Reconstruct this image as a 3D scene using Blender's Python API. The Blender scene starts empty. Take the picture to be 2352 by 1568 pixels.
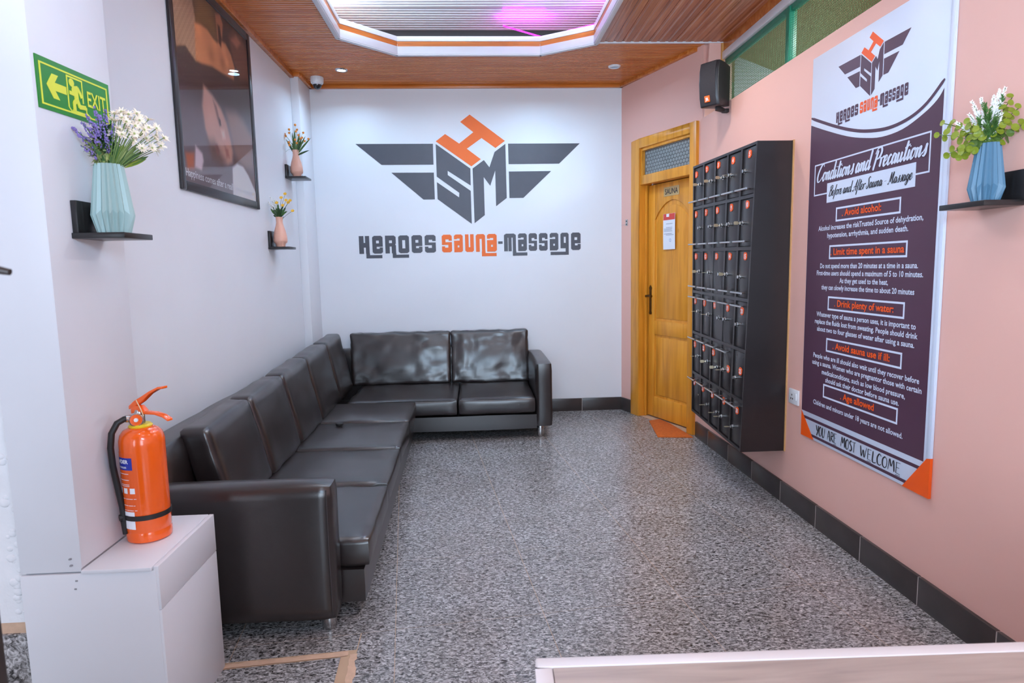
import bpy, bmesh, math, random
from mathutils import Vector, Matrix, noise
R = math.radians
random.seed(7)
SC = bpy.context.scene
COL = SC.collection

# ------------------------------------------------------------------ camera, world, lights, exposure
cam_d = bpy.data.cameras.new('camera')
cam = bpy.data.objects.new('camera', cam_d)
COL.objects.link(cam)
SC.camera = cam
FPX, YAW, PIT, ROL, EYE = 1460.4, .05557, .11568, -.01958, 1.45
_fw = Vector((math.sin(YAW)*math.cos(PIT), math.cos(YAW)*math.cos(PIT), -math.sin(PIT)))
_rt = Vector((math.cos(YAW), -math.sin(YAW), 0))
_up = _rt.cross(_fw)
_r2 = math.cos(ROL)*_rt + math.sin(ROL)*_up
_u2 = -math.sin(ROL)*_rt + math.cos(ROL)*_up
cam.matrix_world = Matrix(((_r2.x, _u2.x, -_fw.x, 0), (_r2.y, _u2.y, -_fw.y, 0), (_r2.z, _u2.z, -_fw.z, EYE), (0, 0, 0, 1)))
cam_d.sensor_width = 36
cam_d.lens = FPX/2352*36
cam_d.clip_start = .02
cam_d.dof.use_dof = True
cam_d.dof.focus_distance = 3.6
cam_d.dof.aperture_fstop = 6.3

SC.view_settings.view_transform = 'Standard'
SC.view_settings.look = 'None'
SC.view_settings.gamma = 1
SC.view_settings.use_curve_mapping = False
SC.view_settings.exposure = 0.77
SC.cycles.use_denoising = True
SC.cycles.max_bounces = 10
SC.cycles.diffuse_bounces = 6
SC.cycles.sample_clamp_indirect = 6

W = bpy.data.worlds.new('world')
SC.world = W
W.use_nodes = True
W.node_tree.nodes['Background'].inputs[0].default_value = (.72, .83, 1, 1)
W.node_tree.nodes['Background'].inputs[1].default_value = 1.0

def area(name, loc, size, power, col, direction=(0, 0, -1), shape='RECTANGLE', spread=180):
    d = bpy.data.lights.new(name, 'AREA')
    d.shape = shape
    d.size = size[0]
    if shape in ('RECTANGLE', 'ELLIPSE'):
        d.size_y = size[1]
    d.energy = power
    d.color = col
    d.spread = R(spread)
    o = bpy.data.objects.new(name, d)
    o.location = loc
    o.rotation_euler = Vector(direction).to_track_quat('-Z', 'Y').to_euler()
    COL.objects.link(o)
    return o
COOL = (.67, .83, 1.0)
BLUE = (.46, .72, 1.0)
WARM = (1.0, .90, .82)
# unseen main fill light added behind the camera, tinted cool
area('added_front_fill', (-.3, -2.05, 1.45), (3.6, 1.9), 100, COOL, (.06, 1, .02))
# the ceiling downlights (bodies in view built below); last two are added back-wall fills
for lx, ly, pw, lc, sd in ((-1.104, 5.782, 3, BLUE, 150), (-1.0, 3.75, 1, WARM, 150), (-1.0, 1.25, 1, COOL, 150), (.1, .6, 3, COOL, 150), (1.0, 3.4, 3, WARM, 150),
                           (1.2, 1.5, 2, WARM, 150), (1.2, 4.2, 4.5, WARM, 140), (-.4, 5.45, 2.6, BLUE, 165), (.65, 5.45, 9, BLUE, 165)):
    area('downlight_and_fill_lamp', (lx, ly, 3.135), (.09, .09), pw, lc, shape='DISK', spread=sd)
# fill light added above the camera, aimed up and forward to brighten the ceiling
area('added_up_fill', (.1, .2, 2.0), (.5, .5), 30, BLUE, (.02, .78, .62))
# hidden lights added in the cove to brighten the raised ceiling tray
for lx, ly, sx, sy in ((-1.12, 3.4, .03, 3.0), (1.14, 3.2, .03, 2.8), (0, 1.42, 1.0, .03)):
    area('added_tray_fill', (lx, ly, 3.30), (sx, sy), 70 if sx < .5 else 30, COOL).rotation_euler = (math.pi, -lx*.35, 0)

# ------------------------------------------------------------------ helpers
def lin(c):
    out = []
    for v in c:
        v /= 255
        out.append(v/12.92 if v <= .04045 else ((v+.055)/1.055)**2.4)
    return out
MATS = {}
def mat(name, rgb, rough=.5, metal=0, var=.08, scale=6, bump=0, bscale=60, stretch=(1, 1, 1), coat=0, emit=0, spec=.5, trans=0, alpha=1):
    m = bpy.data.materials.new(name)
    m.use_nodes = True
    nt = m.node_tree
    N, L = nt.nodes, nt.links
    b = N['Principled BSDF']
    c = lin(rgb)
    b.inputs['Roughness'].default_value = rough
    b.inputs['Metallic'].default_value = metal
    b.inputs['Specular IOR Level'].default_value = spec
    b.inputs['Coat Weight'].default_value = coat
    b.inputs['Transmission Weight'].default_value = trans
    b.inputs['Alpha'].default_value = alpha
    tc = N.new('ShaderNodeTexCoord')
    mp = N.new('ShaderNodeMapping')
    mp.inputs['Scale'].default_value = stretch
    L.new(tc.outputs['Object'], mp.inputs['Vector'])
    nz = N.new('ShaderNodeTexNoise')
    nz.inputs['Scale'].default_value = scale
    nz.inputs['Detail'].default_value = 5
    L.new(mp.outputs[0], nz.inputs['Vector'])
    rp = N.new('ShaderNodeValToRGB')
    rp.color_ramp.elements[0].position = .3
    rp.color_ramp.elements[1].position = .7
    rp.color_ramp.elements[0].color = [max(0, v*(1-var)) for v in c]+[1]
    rp.color_ramp.elements[1].color = [min(1, v*(1+var)) for v in c]+[1]
    L.new(nz.outputs['Fac'], rp.inputs['Fac'])
    L.new(rp.outputs['Color'], b.inputs['Base Color'])
    if bump:
        n2 = N.new('ShaderNodeTexNoise')
        n2.inputs['Scale'].default_value = bscale
        n2.inputs['Detail'].default_value = 3
        L.new(mp.outputs[0], n2.inputs['Vector'])
        bp = N.new('ShaderNodeBump')
        bp.inputs['Strength'].default_value = bump
        bp.inputs['Distance'].default_value = .004
        L.new(n2.outputs['Fac'], bp.inputs['Height'])
        L.new(bp.outputs[0], b.inputs['Normal'])
    if emit:
        L.new(rp.outputs['Color'], b.inputs['Emission Color'])
        b.inputs['Emission Strength'].default_value = emit
    MATS[name] = m
    return m

def wood_mat(name, dark, mid, light, rough, stretch, scale=5, knots=False, coat=0):
    m = mat(name, mid, rough, coat=coat, stretch=stretch, scale=scale)
    nt = m.node_tree
    N, L = nt.nodes, nt.links
    b = N['Principled BSDF']
    rp = [n for n in N if n.bl_idname == 'ShaderNodeValToRGB'][0]
    nz = [n for n in N if n.bl_idname == 'ShaderNodeTexNoise'][0]
    nz.inputs['Distortion'].default_value = .8
    nz.inputs['Detail'].default_value = 8
    oi = N.new('ShaderNodeObjectInfo')
    ad = N.new('ShaderNodeVectorMath')
    mp = [n for n in N if n.bl_idname == 'ShaderNodeMapping'][0]
    ml = N.new('ShaderNodeMath')
    ml.operation = 'MULTIPLY'
    ml.inputs[1].default_value = 37
    L.new(oi.outputs['Random'], ml.inputs[0])
    L.new(ml.outputs[0], ad.inputs[1])
    L.new(mp.outputs[0], ad.inputs[0])
    L.new(ad.outputs[0], nz.inputs['Vector'])
    e = rp.color_ramp.elements
    e[0].color = lin(dark)+[1]
    e[1].color = lin(light)+[1]
    k = e.new(.5)
    k.color = lin(mid)+[1]
    if knots:
        tc = [n for n in N if n.bl_idname == 'ShaderNodeTexCoord'][0]
        m2 = N.new('ShaderNodeMapping')
        m2.inputs['Scale'].default_value = (4.2, 4.2, 2.3)
        L.new(tc.outputs['Object'], m2.inputs['Vector'])
        vo = N.new('ShaderNodeTexVoronoi')
        vo.inputs['Scale'].default_value = 1
        L.new(m2.outputs[0], vo.inputs['Vector'])
        r2 = N.new('ShaderNodeValToRGB')
        r2.color_ramp.elements[0].position = .03
        r2.color_ramp.elements[0].color = (.22, .1, .03, 1)
        r2.color_ramp.elements[1].position = .09
        r2.color_ramp.elements[1].color = (1, 1, 1, 1)
        L.new(vo.outputs['Distance'], r2.inputs['Fac'])
        mx = N.new('ShaderNodeMix')
        mx.data_type = 'RGBA'
        mx.blend_type = 'MULTIPLY'
        mx.inputs[0].default_value = .8
        L.new(rp.outputs['Color'], mx.inputs[6])
        L.new(r2.outputs['Color'], mx.inputs[7])
        L.new(mx.outputs[2], b.inputs['Base Color'])
    return m

class MB:
    def __init__(s):
        s.v = []
        s.f = []
    def add(s, vs, fs):
        n = len(s.v)
        s.v += [tuple(p) for p in vs]
        s.f += [tuple(i+n for i in f) for f in fs]
        return s
    def box(s, x0, x1, y0, y1, z0, z1):
        return s.hexa([(x0, y0, z0), (x1, y0, z0), (x1, y1, z0), (x0, y1, z0), (x0, y0, z1), (x1, y0, z1), (x1, y1, z1), (x0, y1, z1)])
    def hexa(s, p):
        return s.add(p, [(3, 2, 1, 0), (4, 5, 6, 7), (0, 1, 5, 4), (1, 2, 6, 5), (2, 3, 7, 6), (3, 0, 4, 7)])
    def prism(s, poly, F, c0, c1):
        n = len(poly)
        a = [F(p[0], p[1], c0) for p in poly]
        b = [F(p[0], p[1], c1) for p in poly]
        fs = [tuple(range(n-1, -1, -1)), tuple(range(n, 2*n))]
        for i in range(n):
            j = (i+1) % n
            fs.append((i, j, n+j, n+i))
        return s.add(a+b, fs)
    def fbox(s, F, a0, a1, b0, b1, c0, c1):
        return s.prism([(a0, b0), (a1, b0), (a1, b1), (a0, b1)], F, c0, c1)
    def tube(s, pts, r, n=8, caps=True):
        pts = [Vector(p) for p in pts]
        k = len(pts)
        rs = r if isinstance(r, (list, tuple)) else [r]*k
        vs, fs = [], []
        t0 = (pts[1]-pts[0]).normalized()
        ref = Vector((0, 0, 1)) if abs(t0.z) < .9 else Vector((1, 0, 0))
        a = t0.cross(ref).normalized()
        for i in range(k):
            t = (pts[min(i+1, k-1)]-pts[max(i-1, 0)])
            t = t.normalized() if t.length > 1e-9 else t0
            a = (a-t*a.dot(t))
            a = a.normalized() if a.length > 1e-6 else t.orthogonal().normalized()
            b = t.cross(a)
            for j in range(n):
                w = 2*math.pi*j/n
                vs.append(pts[i]+(a*math.cos(w)+b*math.sin(w))*rs[i])
        for i in range(k-1):
            for j in range(n):
                q = (j+1) % n
                fs.append((i*n+j, i*n+q, (i+1)*n+q, (i+1)*n+j))
        if caps:
            fs.append(tuple(range(n-1, -1, -1)))
            fs.append(tuple((k-1)*n+j for j in range(n)))
        return s.add(vs, fs)
    def lathe(s, prof, c=(0, 0, 0), n=32, axis=None, closed_ends=True):
        c = Vector(c)
        az = Vector(axis).normalized() if axis else Vector((0, 0, 1))
        ax = az.orthogonal().normalized() if axis else Vector((1, 0, 0))
        ay = az.cross(ax)
        vs, fs = [], []
        for r, z in prof:
            for j in range(n):
                w = 2*math.pi*j/n
                vs.append(c+az*z+(ax*math.cos(w)+ay*math.sin(w))*r)
        k = len(prof)
        for i in range(k-1):
            for j in range(n):
                q = (j+1) % n
                fs.append((i*n+j, i*n+q, (i+1)*n+q, (i+1)*n+j))
        if closed_ends:
            fs.append(tuple(range(n-1, -1, -1)))
            fs.append(tuple((k-1)*n+j for j in range(n)))
        return s.add(vs, fs)
    def ball(s, c, r, n=8, m=5, sc=(1, 1, 1)):
        c = Vector(c)
        vs, fs = [], []
        for i in range(1, m):
            th = math.pi*i/m
            for j in range(n):
                w = 2*math.pi*j/n
                vs.append(c+Vector((math.sin(th)*math.cos(w)*sc[0], math.sin(th)*math.sin(w)*sc[1], -math.cos(th)*sc[2]))*r)
        vs.append(c+Vector((0, 0, -r*sc[2])))
        vs.append(c+Vector((0, 0, r*sc[2])))
        for i in range(m-2):
            for j in range(n):
                q = (j+1) % n
                fs.append((i*n+j, i*n+q, (i+1)*n+q, (i+1)*n+j))
        b, t = (m-1)*n, (m-1)*n+1
        for j in range(n):
            q = (j+1) % n
            fs.append((b, q, j))
            fs.append((t, (m-2)*n+j, (m-2)*n+q))
        return s.add(vs, fs)
    def leaf(s, p, d, up, ln, wd, fold=.15, seg=4):
        p, d, up = Vector(p), Vector(d).normalized(), Vector(up)
        sd = d.cross(up)
        sd = sd.normalized() if sd.length > 1e-5 else d.orthogonal().normalized()
        un = sd.cross(d)
        vs, fs = [], []
        for i in range(seg+1):
            t = i/seg
            w = wd*math.sin(math.pi*min(1, max(.02, t*.96+.03)))**.8*.5
            mid = p+d*ln*t-un*ln*fold*t*t
            vs += [mid-sd*w+un*w*.3, mid, mid+sd*w+un*w*.3]
        for i in range(seg):
            a = i*3
            fs += [(a, a+1, a+4, a+3), (a+1, a+2, a+5, a+4)]
        return s.add(vs, fs)

def base_of(p):
    v = Vector((0, 0, 0))
    while p is not None:
        v += p.location
        p = p.parent
    return v
def put(name, mb, m, parent=None, smooth=None, bevel=0, kind=None, bseg=2, label=None):
    off = base_of(parent)
    me = bpy.data.meshes.new(name)
    me.from_pydata([(p[0]-off.x, p[1]-off.y, p[2]-off.z) for p in mb.v], [], mb.f)
    if bevel:
        bm = bmesh.new()
        bm.from_mesh(me)
        bmesh.ops.remove_doubles(bm, verts=bm.verts, dist=1e-6)
        es = [e for e in bm.edges if len(e.link_faces) == 2 and e.calc_face_angle(0) > R(30)]
        bmesh.ops.bevel(bm, geom=es, offset=bevel, segments=bseg, affect='EDGES', profile=.5, clamp_overlap=True)
        bm.to_mesh(me)
        bm.free()
        if smooth is None:
            smooth = 40
    me.validate()
    if smooth:
        me.polygons.foreach_set('use_smooth', [True]*len(me.polygons))
        me.set_sharp_from_angle(angle=R(smooth))
    me.materials.append(m)
    o = bpy.data.objects.new(name, me)
    COL.objects.link(o)
    if parent is not None:
        o.parent = parent
    if kind:
        o['kind'] = kind
    if label:
        o['label'] = label
    return o
def thing(name, label, cat, loc, group=None):
    o = bpy.data.objects.new(name, None)
    COL.objects.link(o)
    o.empty_display_size = .05
    o.location = loc
    return tag(o, label, cat, group)
def tag(o, label, cat, group=None):
    o['label'] = label
    o['category'] = cat
    if group:
        o['group'] = group
    return o
def struct(name, mb, m, parent=None, **k):
    o = put(name, mb, m, parent, **k)
    if parent is None:
        o['kind'] = 'structure'
    return o
def sroot(name, loc=(0, 0, 0)):
    o = bpy.data.objects.new(name, None)
    COL.objects.link(o)
    o.location = loc
    o['kind'] = 'structure'
    return o
def frame(o, ux, uy):
    o, ux, uy = Vector(o), Vector(ux).normalized(), Vector(uy).normalized()
    n = ux.cross(uy)
    return lambda a, b, c=0: o+ux*a+uy*b+n*c

# soft rounded cushion, with puffed faces and gentle creases
def cushion(x0, x1, y0, y1, z0, z1, r=.03, puff=(.0, .0, .012), wr=.004, n=(10, 10, 4), seed=0, fn=None, wf=5):
    bm = bmesh.new()
    nx, ny, nz = n
    vid = {}
    def V(i, j, k):
        if (i, j, k) not in vid:
            vid[(i, j, k)] = bm.verts.new((i, j, k))
        return vid[(i, j, k)]
    def warp(t, n_):          # denser rows near the edges
        u = t/n_*2-1
        return math.copysign(abs(u)**.7, u)
    for i in range(nx):
        for j in range(ny):
            bm.faces.new((V(i, j, 0), V(i, j+1, 0), V(i+1, j+1, 0), V(i+1, j, 0)))
            bm.faces.new((V(i, j, nz), V(i+1, j, nz), V(i+1, j+1, nz), V(i, j+1, nz)))
    for i in range(nx):
        for k in range(nz):
            bm.faces.new((V(i, 0, k), V(i+1, 0, k), V(i+1, 0, k+1), V(i, 0, k+1)))
            bm.faces.new((V(i, ny, k), V(i, ny, k+1), V(i+1, ny, k+1), V(i+1, ny, k)))
    for j in range(ny):
        for k in range(nz):
            bm.faces.new((V(0, j, k), V(0, j, k+1), V(0, j+1, k+1), V(0, j+1, k)))
            bm.faces.new((V(nx, j, k), V(nx, j+1, k), V(nx, j+1, k+1), V(nx, j, k+1)))
    h = Vector(((x1-x0)/2, (y1-y0)/2, (z1-z0)/2))
    c = Vector(((x0+x1)/2, (y0+y1)/2, (z0+z1)/2))
    for (i, j, k), v in vid.items():
        p = Vector((warp(i, nx), warp(j, ny), warp(k, nz)))
        q = Vector((p.x*h.x, p.y*h.y, p.z*h.z))
        inn = Vector((max(-h.x+r, min(h.x-r, q.x)), max(-h.y+r, min(h.y-r, q.y)), max(-h.z+r, min(h.z-r, q.z))))
        d = q-inn
        if d.length > 1e-9:
            q = inn+d.normalized()*r
        bx, by, bz = (1-p.x**2), (1-p.y**2), (1-p.z**2)
        sx, sy, sz = [math.copysign(1, t) if abs(t) > .97 else 0 for t in p]
        q += Vector((sx*puff[0]*by*bz, sy*puff[1]*bx*bz, sz*puff[2]*bx*by))
        w = noise.noise(Vector((q.x*wf+seed*3.1, q.y*wf+seed, q.z*wf)))+.5*noise.noise(Vector((q.x*wf*2.7+seed, q.y*wf*2.7, q.z*wf*2.7)))
        q += Vector((sx, sy, sz))*wr*w
        v.co = c+q
        if fn:
            v.co = fn(v.co)
    mb = MB()
    bm.verts.index_update()
    mb.v = [tuple(v.co) for v in bm.verts]
    mb.f = [tuple(v.index for v in f.verts) for f in bm.faces]
    bm.free()
    return mb

# flat lettering: outlines of a string as (verts, faces) fitted to a box
def text_shape(s, bold=0.0, shear=0.0, res=3, spacing=1.0):
    cu = bpy.data.curves.new('lettering', 'FONT')
    cu.body = s
    cu.size = 1
    cu.resolution_u = res
    cu.offset = bold
    cu.shear = shear
    cu.space_character = spacing
    o = bpy.data.objects.new('lettering', cu)
    COL.objects.link(o)
    dg = bpy.context.evaluated_depsgraph_get()
    dg.update()
    me = bpy.data.meshes.new_from_object(o.evaluated_get(dg))
    vs = [(v.co.x, v.co.y) for v in me.vertices]
    fs = [tuple(p.vertices) for p in me.polygons]
    bpy.data.objects.remove(o)
    bpy.data.curves.remove(cu)
    bpy.data.meshes.remove(me)
    return vs, fs
def lettering(mb, s, F, x0, x1, base, cap, c=.0012, **k):
    vs, fs = text_shape(s, **k)
    a, b = min(v[0] for v in vs), max(v[0] for v in vs)
    sx = (x1-x0)/(b-a)
    sy = cap/.72
    mb.add([F(x0+(v[0]-a)*sx, base+v[1]*sy, c) for v in vs], fs)
    return mb

# brush lettering: strokes with a broad-nib width
def catmull(pts, k=5):
    if len(pts) < 3:
        return pts
    out = []
    P = [pts[0]]+list(pts)+[pts[-1]]
    for i in range(1, len(P)-2):
        for t in range(k):
            u = t/k
            out.append(tuple(.5*((2*P[i][d])+(-P[i-1][d]+P[i+1][d])*u+(2*P[i-1][d]-5*P[i][d]+4*P[i+1][d]-P[i+2][d])*u*u+(-P[i-1][d]+3*P[i][d]-3*P[i+1][d]+P[i+2][d])*u**3) for d in (0, 1)))
    out.append(pts[-1])
    return out
def stroke(mb, pts, F, w0, w1, c=.0012, smooth=True):
    pts = catmull(pts) if smooth else pts
    vs, fs = [], []
    for i, p in enumerate(pts):
        a, b = pts[max(0, i-1)], pts[min(len(pts)-1, i+1)]
        dx, dy = b[0]-a[0], b[1]-a[1]
        l = math.hypot(dx, dy) or 1
        dx, dy = dx/l, dy/l
        w = w0+(w1-w0)*max(0, -dy)**1.2
        e = min(i, len(pts)-1-i)
        w *= .55 if e == 0 else 1
        ci = c+i*2e-5
        vs += [F(p[0]-dy*w/2, p[1]+dx*w/2, ci), F(p[0]+dy*w/2, p[1]-dx*w/2, ci)]
    for i in range(len(pts)-1):
        fs.append((2*i, 2*i+1, 2*i+3, 2*i+2))
    return mb.add(vs, fs)
SCRIPT = {
 'C': (.78, [[(.70, .86), (.62, 1.02), (.38, .98), (.12, .62), (.06, .25), (.22, .0), (.48, .04), (.72, .26)]]),
 'o': (.46, [[(.30, .50), (.12, .46), (.04, .22), (.14, .0), (.30, .08), (.36, .32), (.28, .50), (.34, .42), (.48, .46)]]),
 'n': (.56, [[(.04, .50), (.08, .28), (.06, .0)], [(.07, .22), (.22, .46), (.34, .48), (.34, .26), (.34, .06), (.44, .02), (.58, .2)]]),
 'd': (.56, [[(.34, .42), (.16, .50), (.04, .24), (.12, .0), (.28, .10), (.38, .40)], [(.44, 1.05), (.40, .55), (.38, .12), (.46, .0), (.58, .18)]]),
 'i': (.30, [[(.10, .50), (.08, .16), (.14, .0), (.30, .18)], [(.13, .68), (.12, .62)]]),
 't': (.34, [[(.18, .95), (.13, .45), (.12, .12), (.20, .0), (.36, .2)], [(-.02, .62), (.18, .66), (.42, .76)]]),
 's': (.40, [[(.02, .12), (.20, .36), (.26, .56), (.26, .36), (.30, .14), (.20, .0), (.06, .04)]]),
 'a': (.52, [[(.32, .42), (.16, .50), (.04, .24), (.12, .0), (.26, .10), (.36, .46), (.34, .14), (.42, .0), (.54, .2)]]),
 'P': (.70, [[(.30, .90), (.22, .45), (.14, -.12)], [(.06, .72), (.20, .98), (.52, 1.02), (.68, .80), (.56, .52), (.30, .44)]]),
 'r': (.38, [[(.04, .50), (.08, .28), (.06, .0)], [(.07, .22), (.18, .46), (.32, .50), (.36, .42)]]),
 'e': (.42, [[(.06, .20), (.26, .30), (.28, .48), (.14, .50), (.04, .24), (.12, .0), (.28, .04), (.44, .22)]]),
 'c': (.40, [[(.30, .42), (.20, .50), (.06, .34), (.06, .08), (.18, .0), (.42, .2)]]),
 'u': (.56, [[(.06, .50), (.05, .18), (.12, .0), (.26, .10), (.36, .48), (.35, .14), (.44, .0), (.58, .2)]]),
 'B': (.72, [[(.30, .95), (.22, .45), (.14, -.05)], [(.04, .78), (.24, 1.0), (.56, .98), (.54, .66), (.30, .52), (.60, .46), (.58, .12), (.30, -.02), (.08, .10)]]),
 'f': (.34, [[(.34, .98), (.22, .96), (.14, .5), (.08, -.25), (.0, -.36)], [(-.02, .42), (.34, .48)]]),
 'A': (.74, [[(.02, .12), (.14, .0), (.36, .55), (.58, 1.0)], [(.60, 1.02), (.54, .5), (.54, .0)], [(.06, .36), (.34, .40), (.72, .36)]]),
 'S': (.56, [[(.52, .88), (.40, 1.02), (.20, .86), (.32, .54), (.36, .2), (.16, -.02), (.0, .12), (.12, .26)]]),
 'M': (.92, [[(.02, .06), (.14, .04), (.28, .96), (.36, .5), (.38, .16), (.64, .98), (.66, .4), (.72, .0), (.90, .2)]]),
 'g': (.48, [[(.32, .42), (.16, .50), (.04, .26), (.12, .04), (.26, .12), (.36, .46), (.30, -.1), (.14, -.36), (.02, -.22), (.48, .2)]]),
 '-': (.44, [[(.06, .30), (.36, .34)]]),
 ' ': (.24, []),
}
ROUGH = {
 'Y': (.62, [[(.05, 1), (.22, .52), (.5, .45)], [(.56, 1.02), (.42, .4), (.2, -.1)]]),
 'O': (.66, [[(.34, 1), (.10, .72), (.08, .26), (.28, .0), (.52, .2), (.54, .74), (.36, .98)]]),
 'U': (.62, [[(.08, 1), (.06, .3), (.24, .0), (.46, .22), (.52, 1)]]),
 'A': (.66, [[(.04, .0), (.28, 1.0), (.56, -.04)], [(.12, .36), (.50, .42)]]),
 'R': (.60, [[(.10, 1), (.08, .0)], [(.04, .94), (.42, .92), (.44, .6), (.10, .5), (.54, .02)]]),
 'E': (.58, [[(.10, 1), (.08, .04)], [(.06, .96), (.50, .98)], [(.08, .52), (.40, .54)], [(.06, .04), (.50, .02)], [(.02, -.14), (.54, -.12)]]),
 'M': (.80, [[(.04, .0), (.16, 1), (.36, .4), (.58, 1), (.70, .02)]]),
 'S': (.54, [[(.46, .9), (.26, 1.0), (.10, .74), (.36, .48), (.42, .18), (.20, .0), (.04, .1)]]),
 'T': (.56, [[(.02, .94), (.54, 1.0)], [(.28, .98), (.26, .0)]]),
 'W': (.86, [[(.04, 1), (.20, .04), (.38, .7), (.56, .04), (.78, 1.04)]]),
 'L': (.54, [[(.12, 1), (.10, .02), (.50, .06)]]),
 'C': (.60, [[(.52, .84), (.30, 1.0), (.08, .6), (.14, .12), (.36, .0), (.54, .14)]]),
 ' ': (.40, []),
}
def brush(mb, s, F, x0, x1, base, h, w0, w1, table=SCRIPT, shear=.32, smooth=True, c=.0012):
    tot = sum(table[ch][0] for ch in s)
    k = (x1-x0)/tot
    x = 0
    for ch in s:
        adv, ls = table[ch]
        for l in ls:
            c += 1.1e-5
            stroke(mb, [(x0+(x+p[0])*k+p[1]*h*shear, base+p[1]*h) for p in l], F, w0, w1, c, smooth)
        x += adv
    return mb

# ------------------------------------------------------------------ materials
white = mat('white_wall_paint', (226, 227, 231), .45, var=.015, scale=2, bump=.10, bscale=9)
whiteb = mat('white_board_paint', (224, 224, 228), .4, var=.02, scale=3, bump=.06, bscale=25)
rough_plaster = mat('rough_white_plaster', (232, 232, 234), .8, var=.04, scale=12, bump=1.0, bscale=28)
pink = mat('pink_wall_paint', (230, 180, 166), .5, var=.012, scale=2, bump=.08, bscale=10)
wpvc = mat('white_pvc', (226, 226, 230), .25, var=.02, spec=.6)
trimw = mat('white_trim_paint', (228, 228, 232), .35, var=.02)
owood = wood_mat('orange_pvc_board', (178, 92, 30), (196, 106, 38), (210, 122, 52), .3, (1, 1, 12), 3)
bx_ = wood_mat('brown_pvc_planks', (180, 92, 30), (200, 112, 44), (214, 132, 62), .22, (.5, 9, 9), 3)
by_ = wood_mat('brown_pvc_long_planks', (140, 74, 40), (166, 94, 56), (188, 116, 74), .25, (9, .5, 9), 3)
pine = wood_mat('varnished_pine', (200, 128, 36), (222, 148, 44), (232, 160, 56), .36, (6, 6, .5), 3, knots=True, coat=.08)
dkgap = mat('dark_gap', (22, 18, 16), .8)
black = mat('black_lacquer', (34, 28, 29), .33, var=.10, scale=4, bump=.03, bscale=40)
blackd = mat('black_shelf_paint', (34, 31, 31), .3, var=.15, scale=10)
leather = mat('dark_leatherette', (40, 33, 32), .28, var=.14, scale=5, bump=.06, bscale=260, spec=.85)
piping = mat('leather_seam', (66, 60, 60), .35)
chrome = mat('brushed_steel', (196, 196, 196), .25, metal=1, var=.05)
brass = mat('aged_bronze', (92, 74, 48), .35, metal=1, var=.2, scale=30)
keym = mat('nickel_key', (214, 202, 170), .3, metal=.8)
orange = mat('orange_print', (234, 102, 12), .5, var=.02)
charcoal = mat('charcoal_print', (70, 70, 78), .45, var=.05, scale=12)
exred = mat('orange_red_enamel', (244, 96, 16), .22, var=.02, coat=.5, spec=.6)
blk = mat('black_rubber', (28, 26, 27), .5)
whitep = mat('white_print', (238, 240, 246), .5, var=.01)
bwhite = mat('banner_white', (212, 222, 240), .42, var=.01)
bpurple = mat('banner_purple', (78, 48, 66), .42, var=.05, scale=6)
borange = mat('banner_orange', (240, 88, 10), .42, var=.01)
ink = mat('black_ink', (34, 26, 32), .5)
sgreen = mat('exit_green', (2, 122, 12), .35, var=.04)
syellow = mat('exit_yellow', (220, 222, 54), .4, var=.02)
steelw = mat('white_plastic', (230, 231, 234), .3, var=.01)
glassd = mat('smoked_dome', (22, 22, 26), .05, spec=.8)
bluep = mat('blue_print', (30, 52, 160), .4)
matm = mat('orange_brown_mat', (190, 92, 22), .9, var=.15, scale=60, bump=.6, bscale=160)
tiled = mat('dark_skirting_tile', (58, 50, 48), .3, var=.16, scale=9)
grout = mat('peach_grout', (206, 172, 146), .8, var=.1, scale=30, bump=.4)
greym = mat('grey_wall_beyond', (120, 124, 122), .7)
green_paint = mat('green_frame_paint', (36, 120, 92), .4)
netm = mat('green_wire_net', (74, 118, 66), .5)

def granite():
    m = mat('grey_granite_tile', (128, 126, 126), .24, spec=.5)
    nt = m.node_tree
    N, L = nt.nodes, nt.links
    b = N['Principled BSDF']
    tc = [n for n in N if n.bl_idname == 'ShaderNodeTexCoord'][0]
    rp = [n for n in N if n.bl_idname == 'ShaderNodeValToRGB'][0]
    nz = [n for n in N if n.bl_idname == 'ShaderNodeTexNoise'][0]
    mp = [n for n in N if n.bl_idname == 'ShaderNodeMapping'][0]
    mp.inputs['Rotation'].default_value = (0, 0, R(20))
    mp.inputs['Scale'].default_value = (1, 1.8, 1)
    nz.inputs['Scale'].default_value = 56
    nz.inputs['Detail'].default_value = 3
    nz.inputs['Roughness'].default_value = .62
    nz.inputs['Distortion'].default_value = 1.1
    e = rp.color_ramp.elements
    e[0].position, e[1].position = .33, .70
    e[0].color = lin((46, 44, 44))+[1]
    e[1].color = lin((246, 244, 244))+[1]
    for p, c in ((.41, (96, 94, 93)), (.50, (156, 154, 153)), (.59, (204, 202, 202))):
        k = e.new(p)
        k.color = lin(c)+[1]
    n2 = N.new('ShaderNodeTexNoise')
    n2.inputs['Scale'].default_value = 3.5
    n2.inputs['Detail'].default_value = 3
    L.new(tc.outputs['Object'], n2.inputs['Vector'])
    r2 = N.new('ShaderNodeValToRGB')
    r2.color_ramp.elements[0].color = lin((196, 190, 184))+[1]
    r2.color_ramp.elements[1].color = lin((246, 248, 252))+[1]
    L.new(n2.outputs['Fac'], r2.inputs['Fac'])
    mx = N.new('ShaderNodeMix')
    mx.data_type = 'RGBA'
    mx.blend_type = 'MULTIPLY'
    mx.inputs[0].default_value = 1
    L.new(rp.outputs['Color'], mx.inputs[6])
    L.new(r2.outputs['Color'], mx.inputs[7])
    L.new(mx.outputs[2], b.inputs['Base Color'])
    return m
gran = granite()

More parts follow.
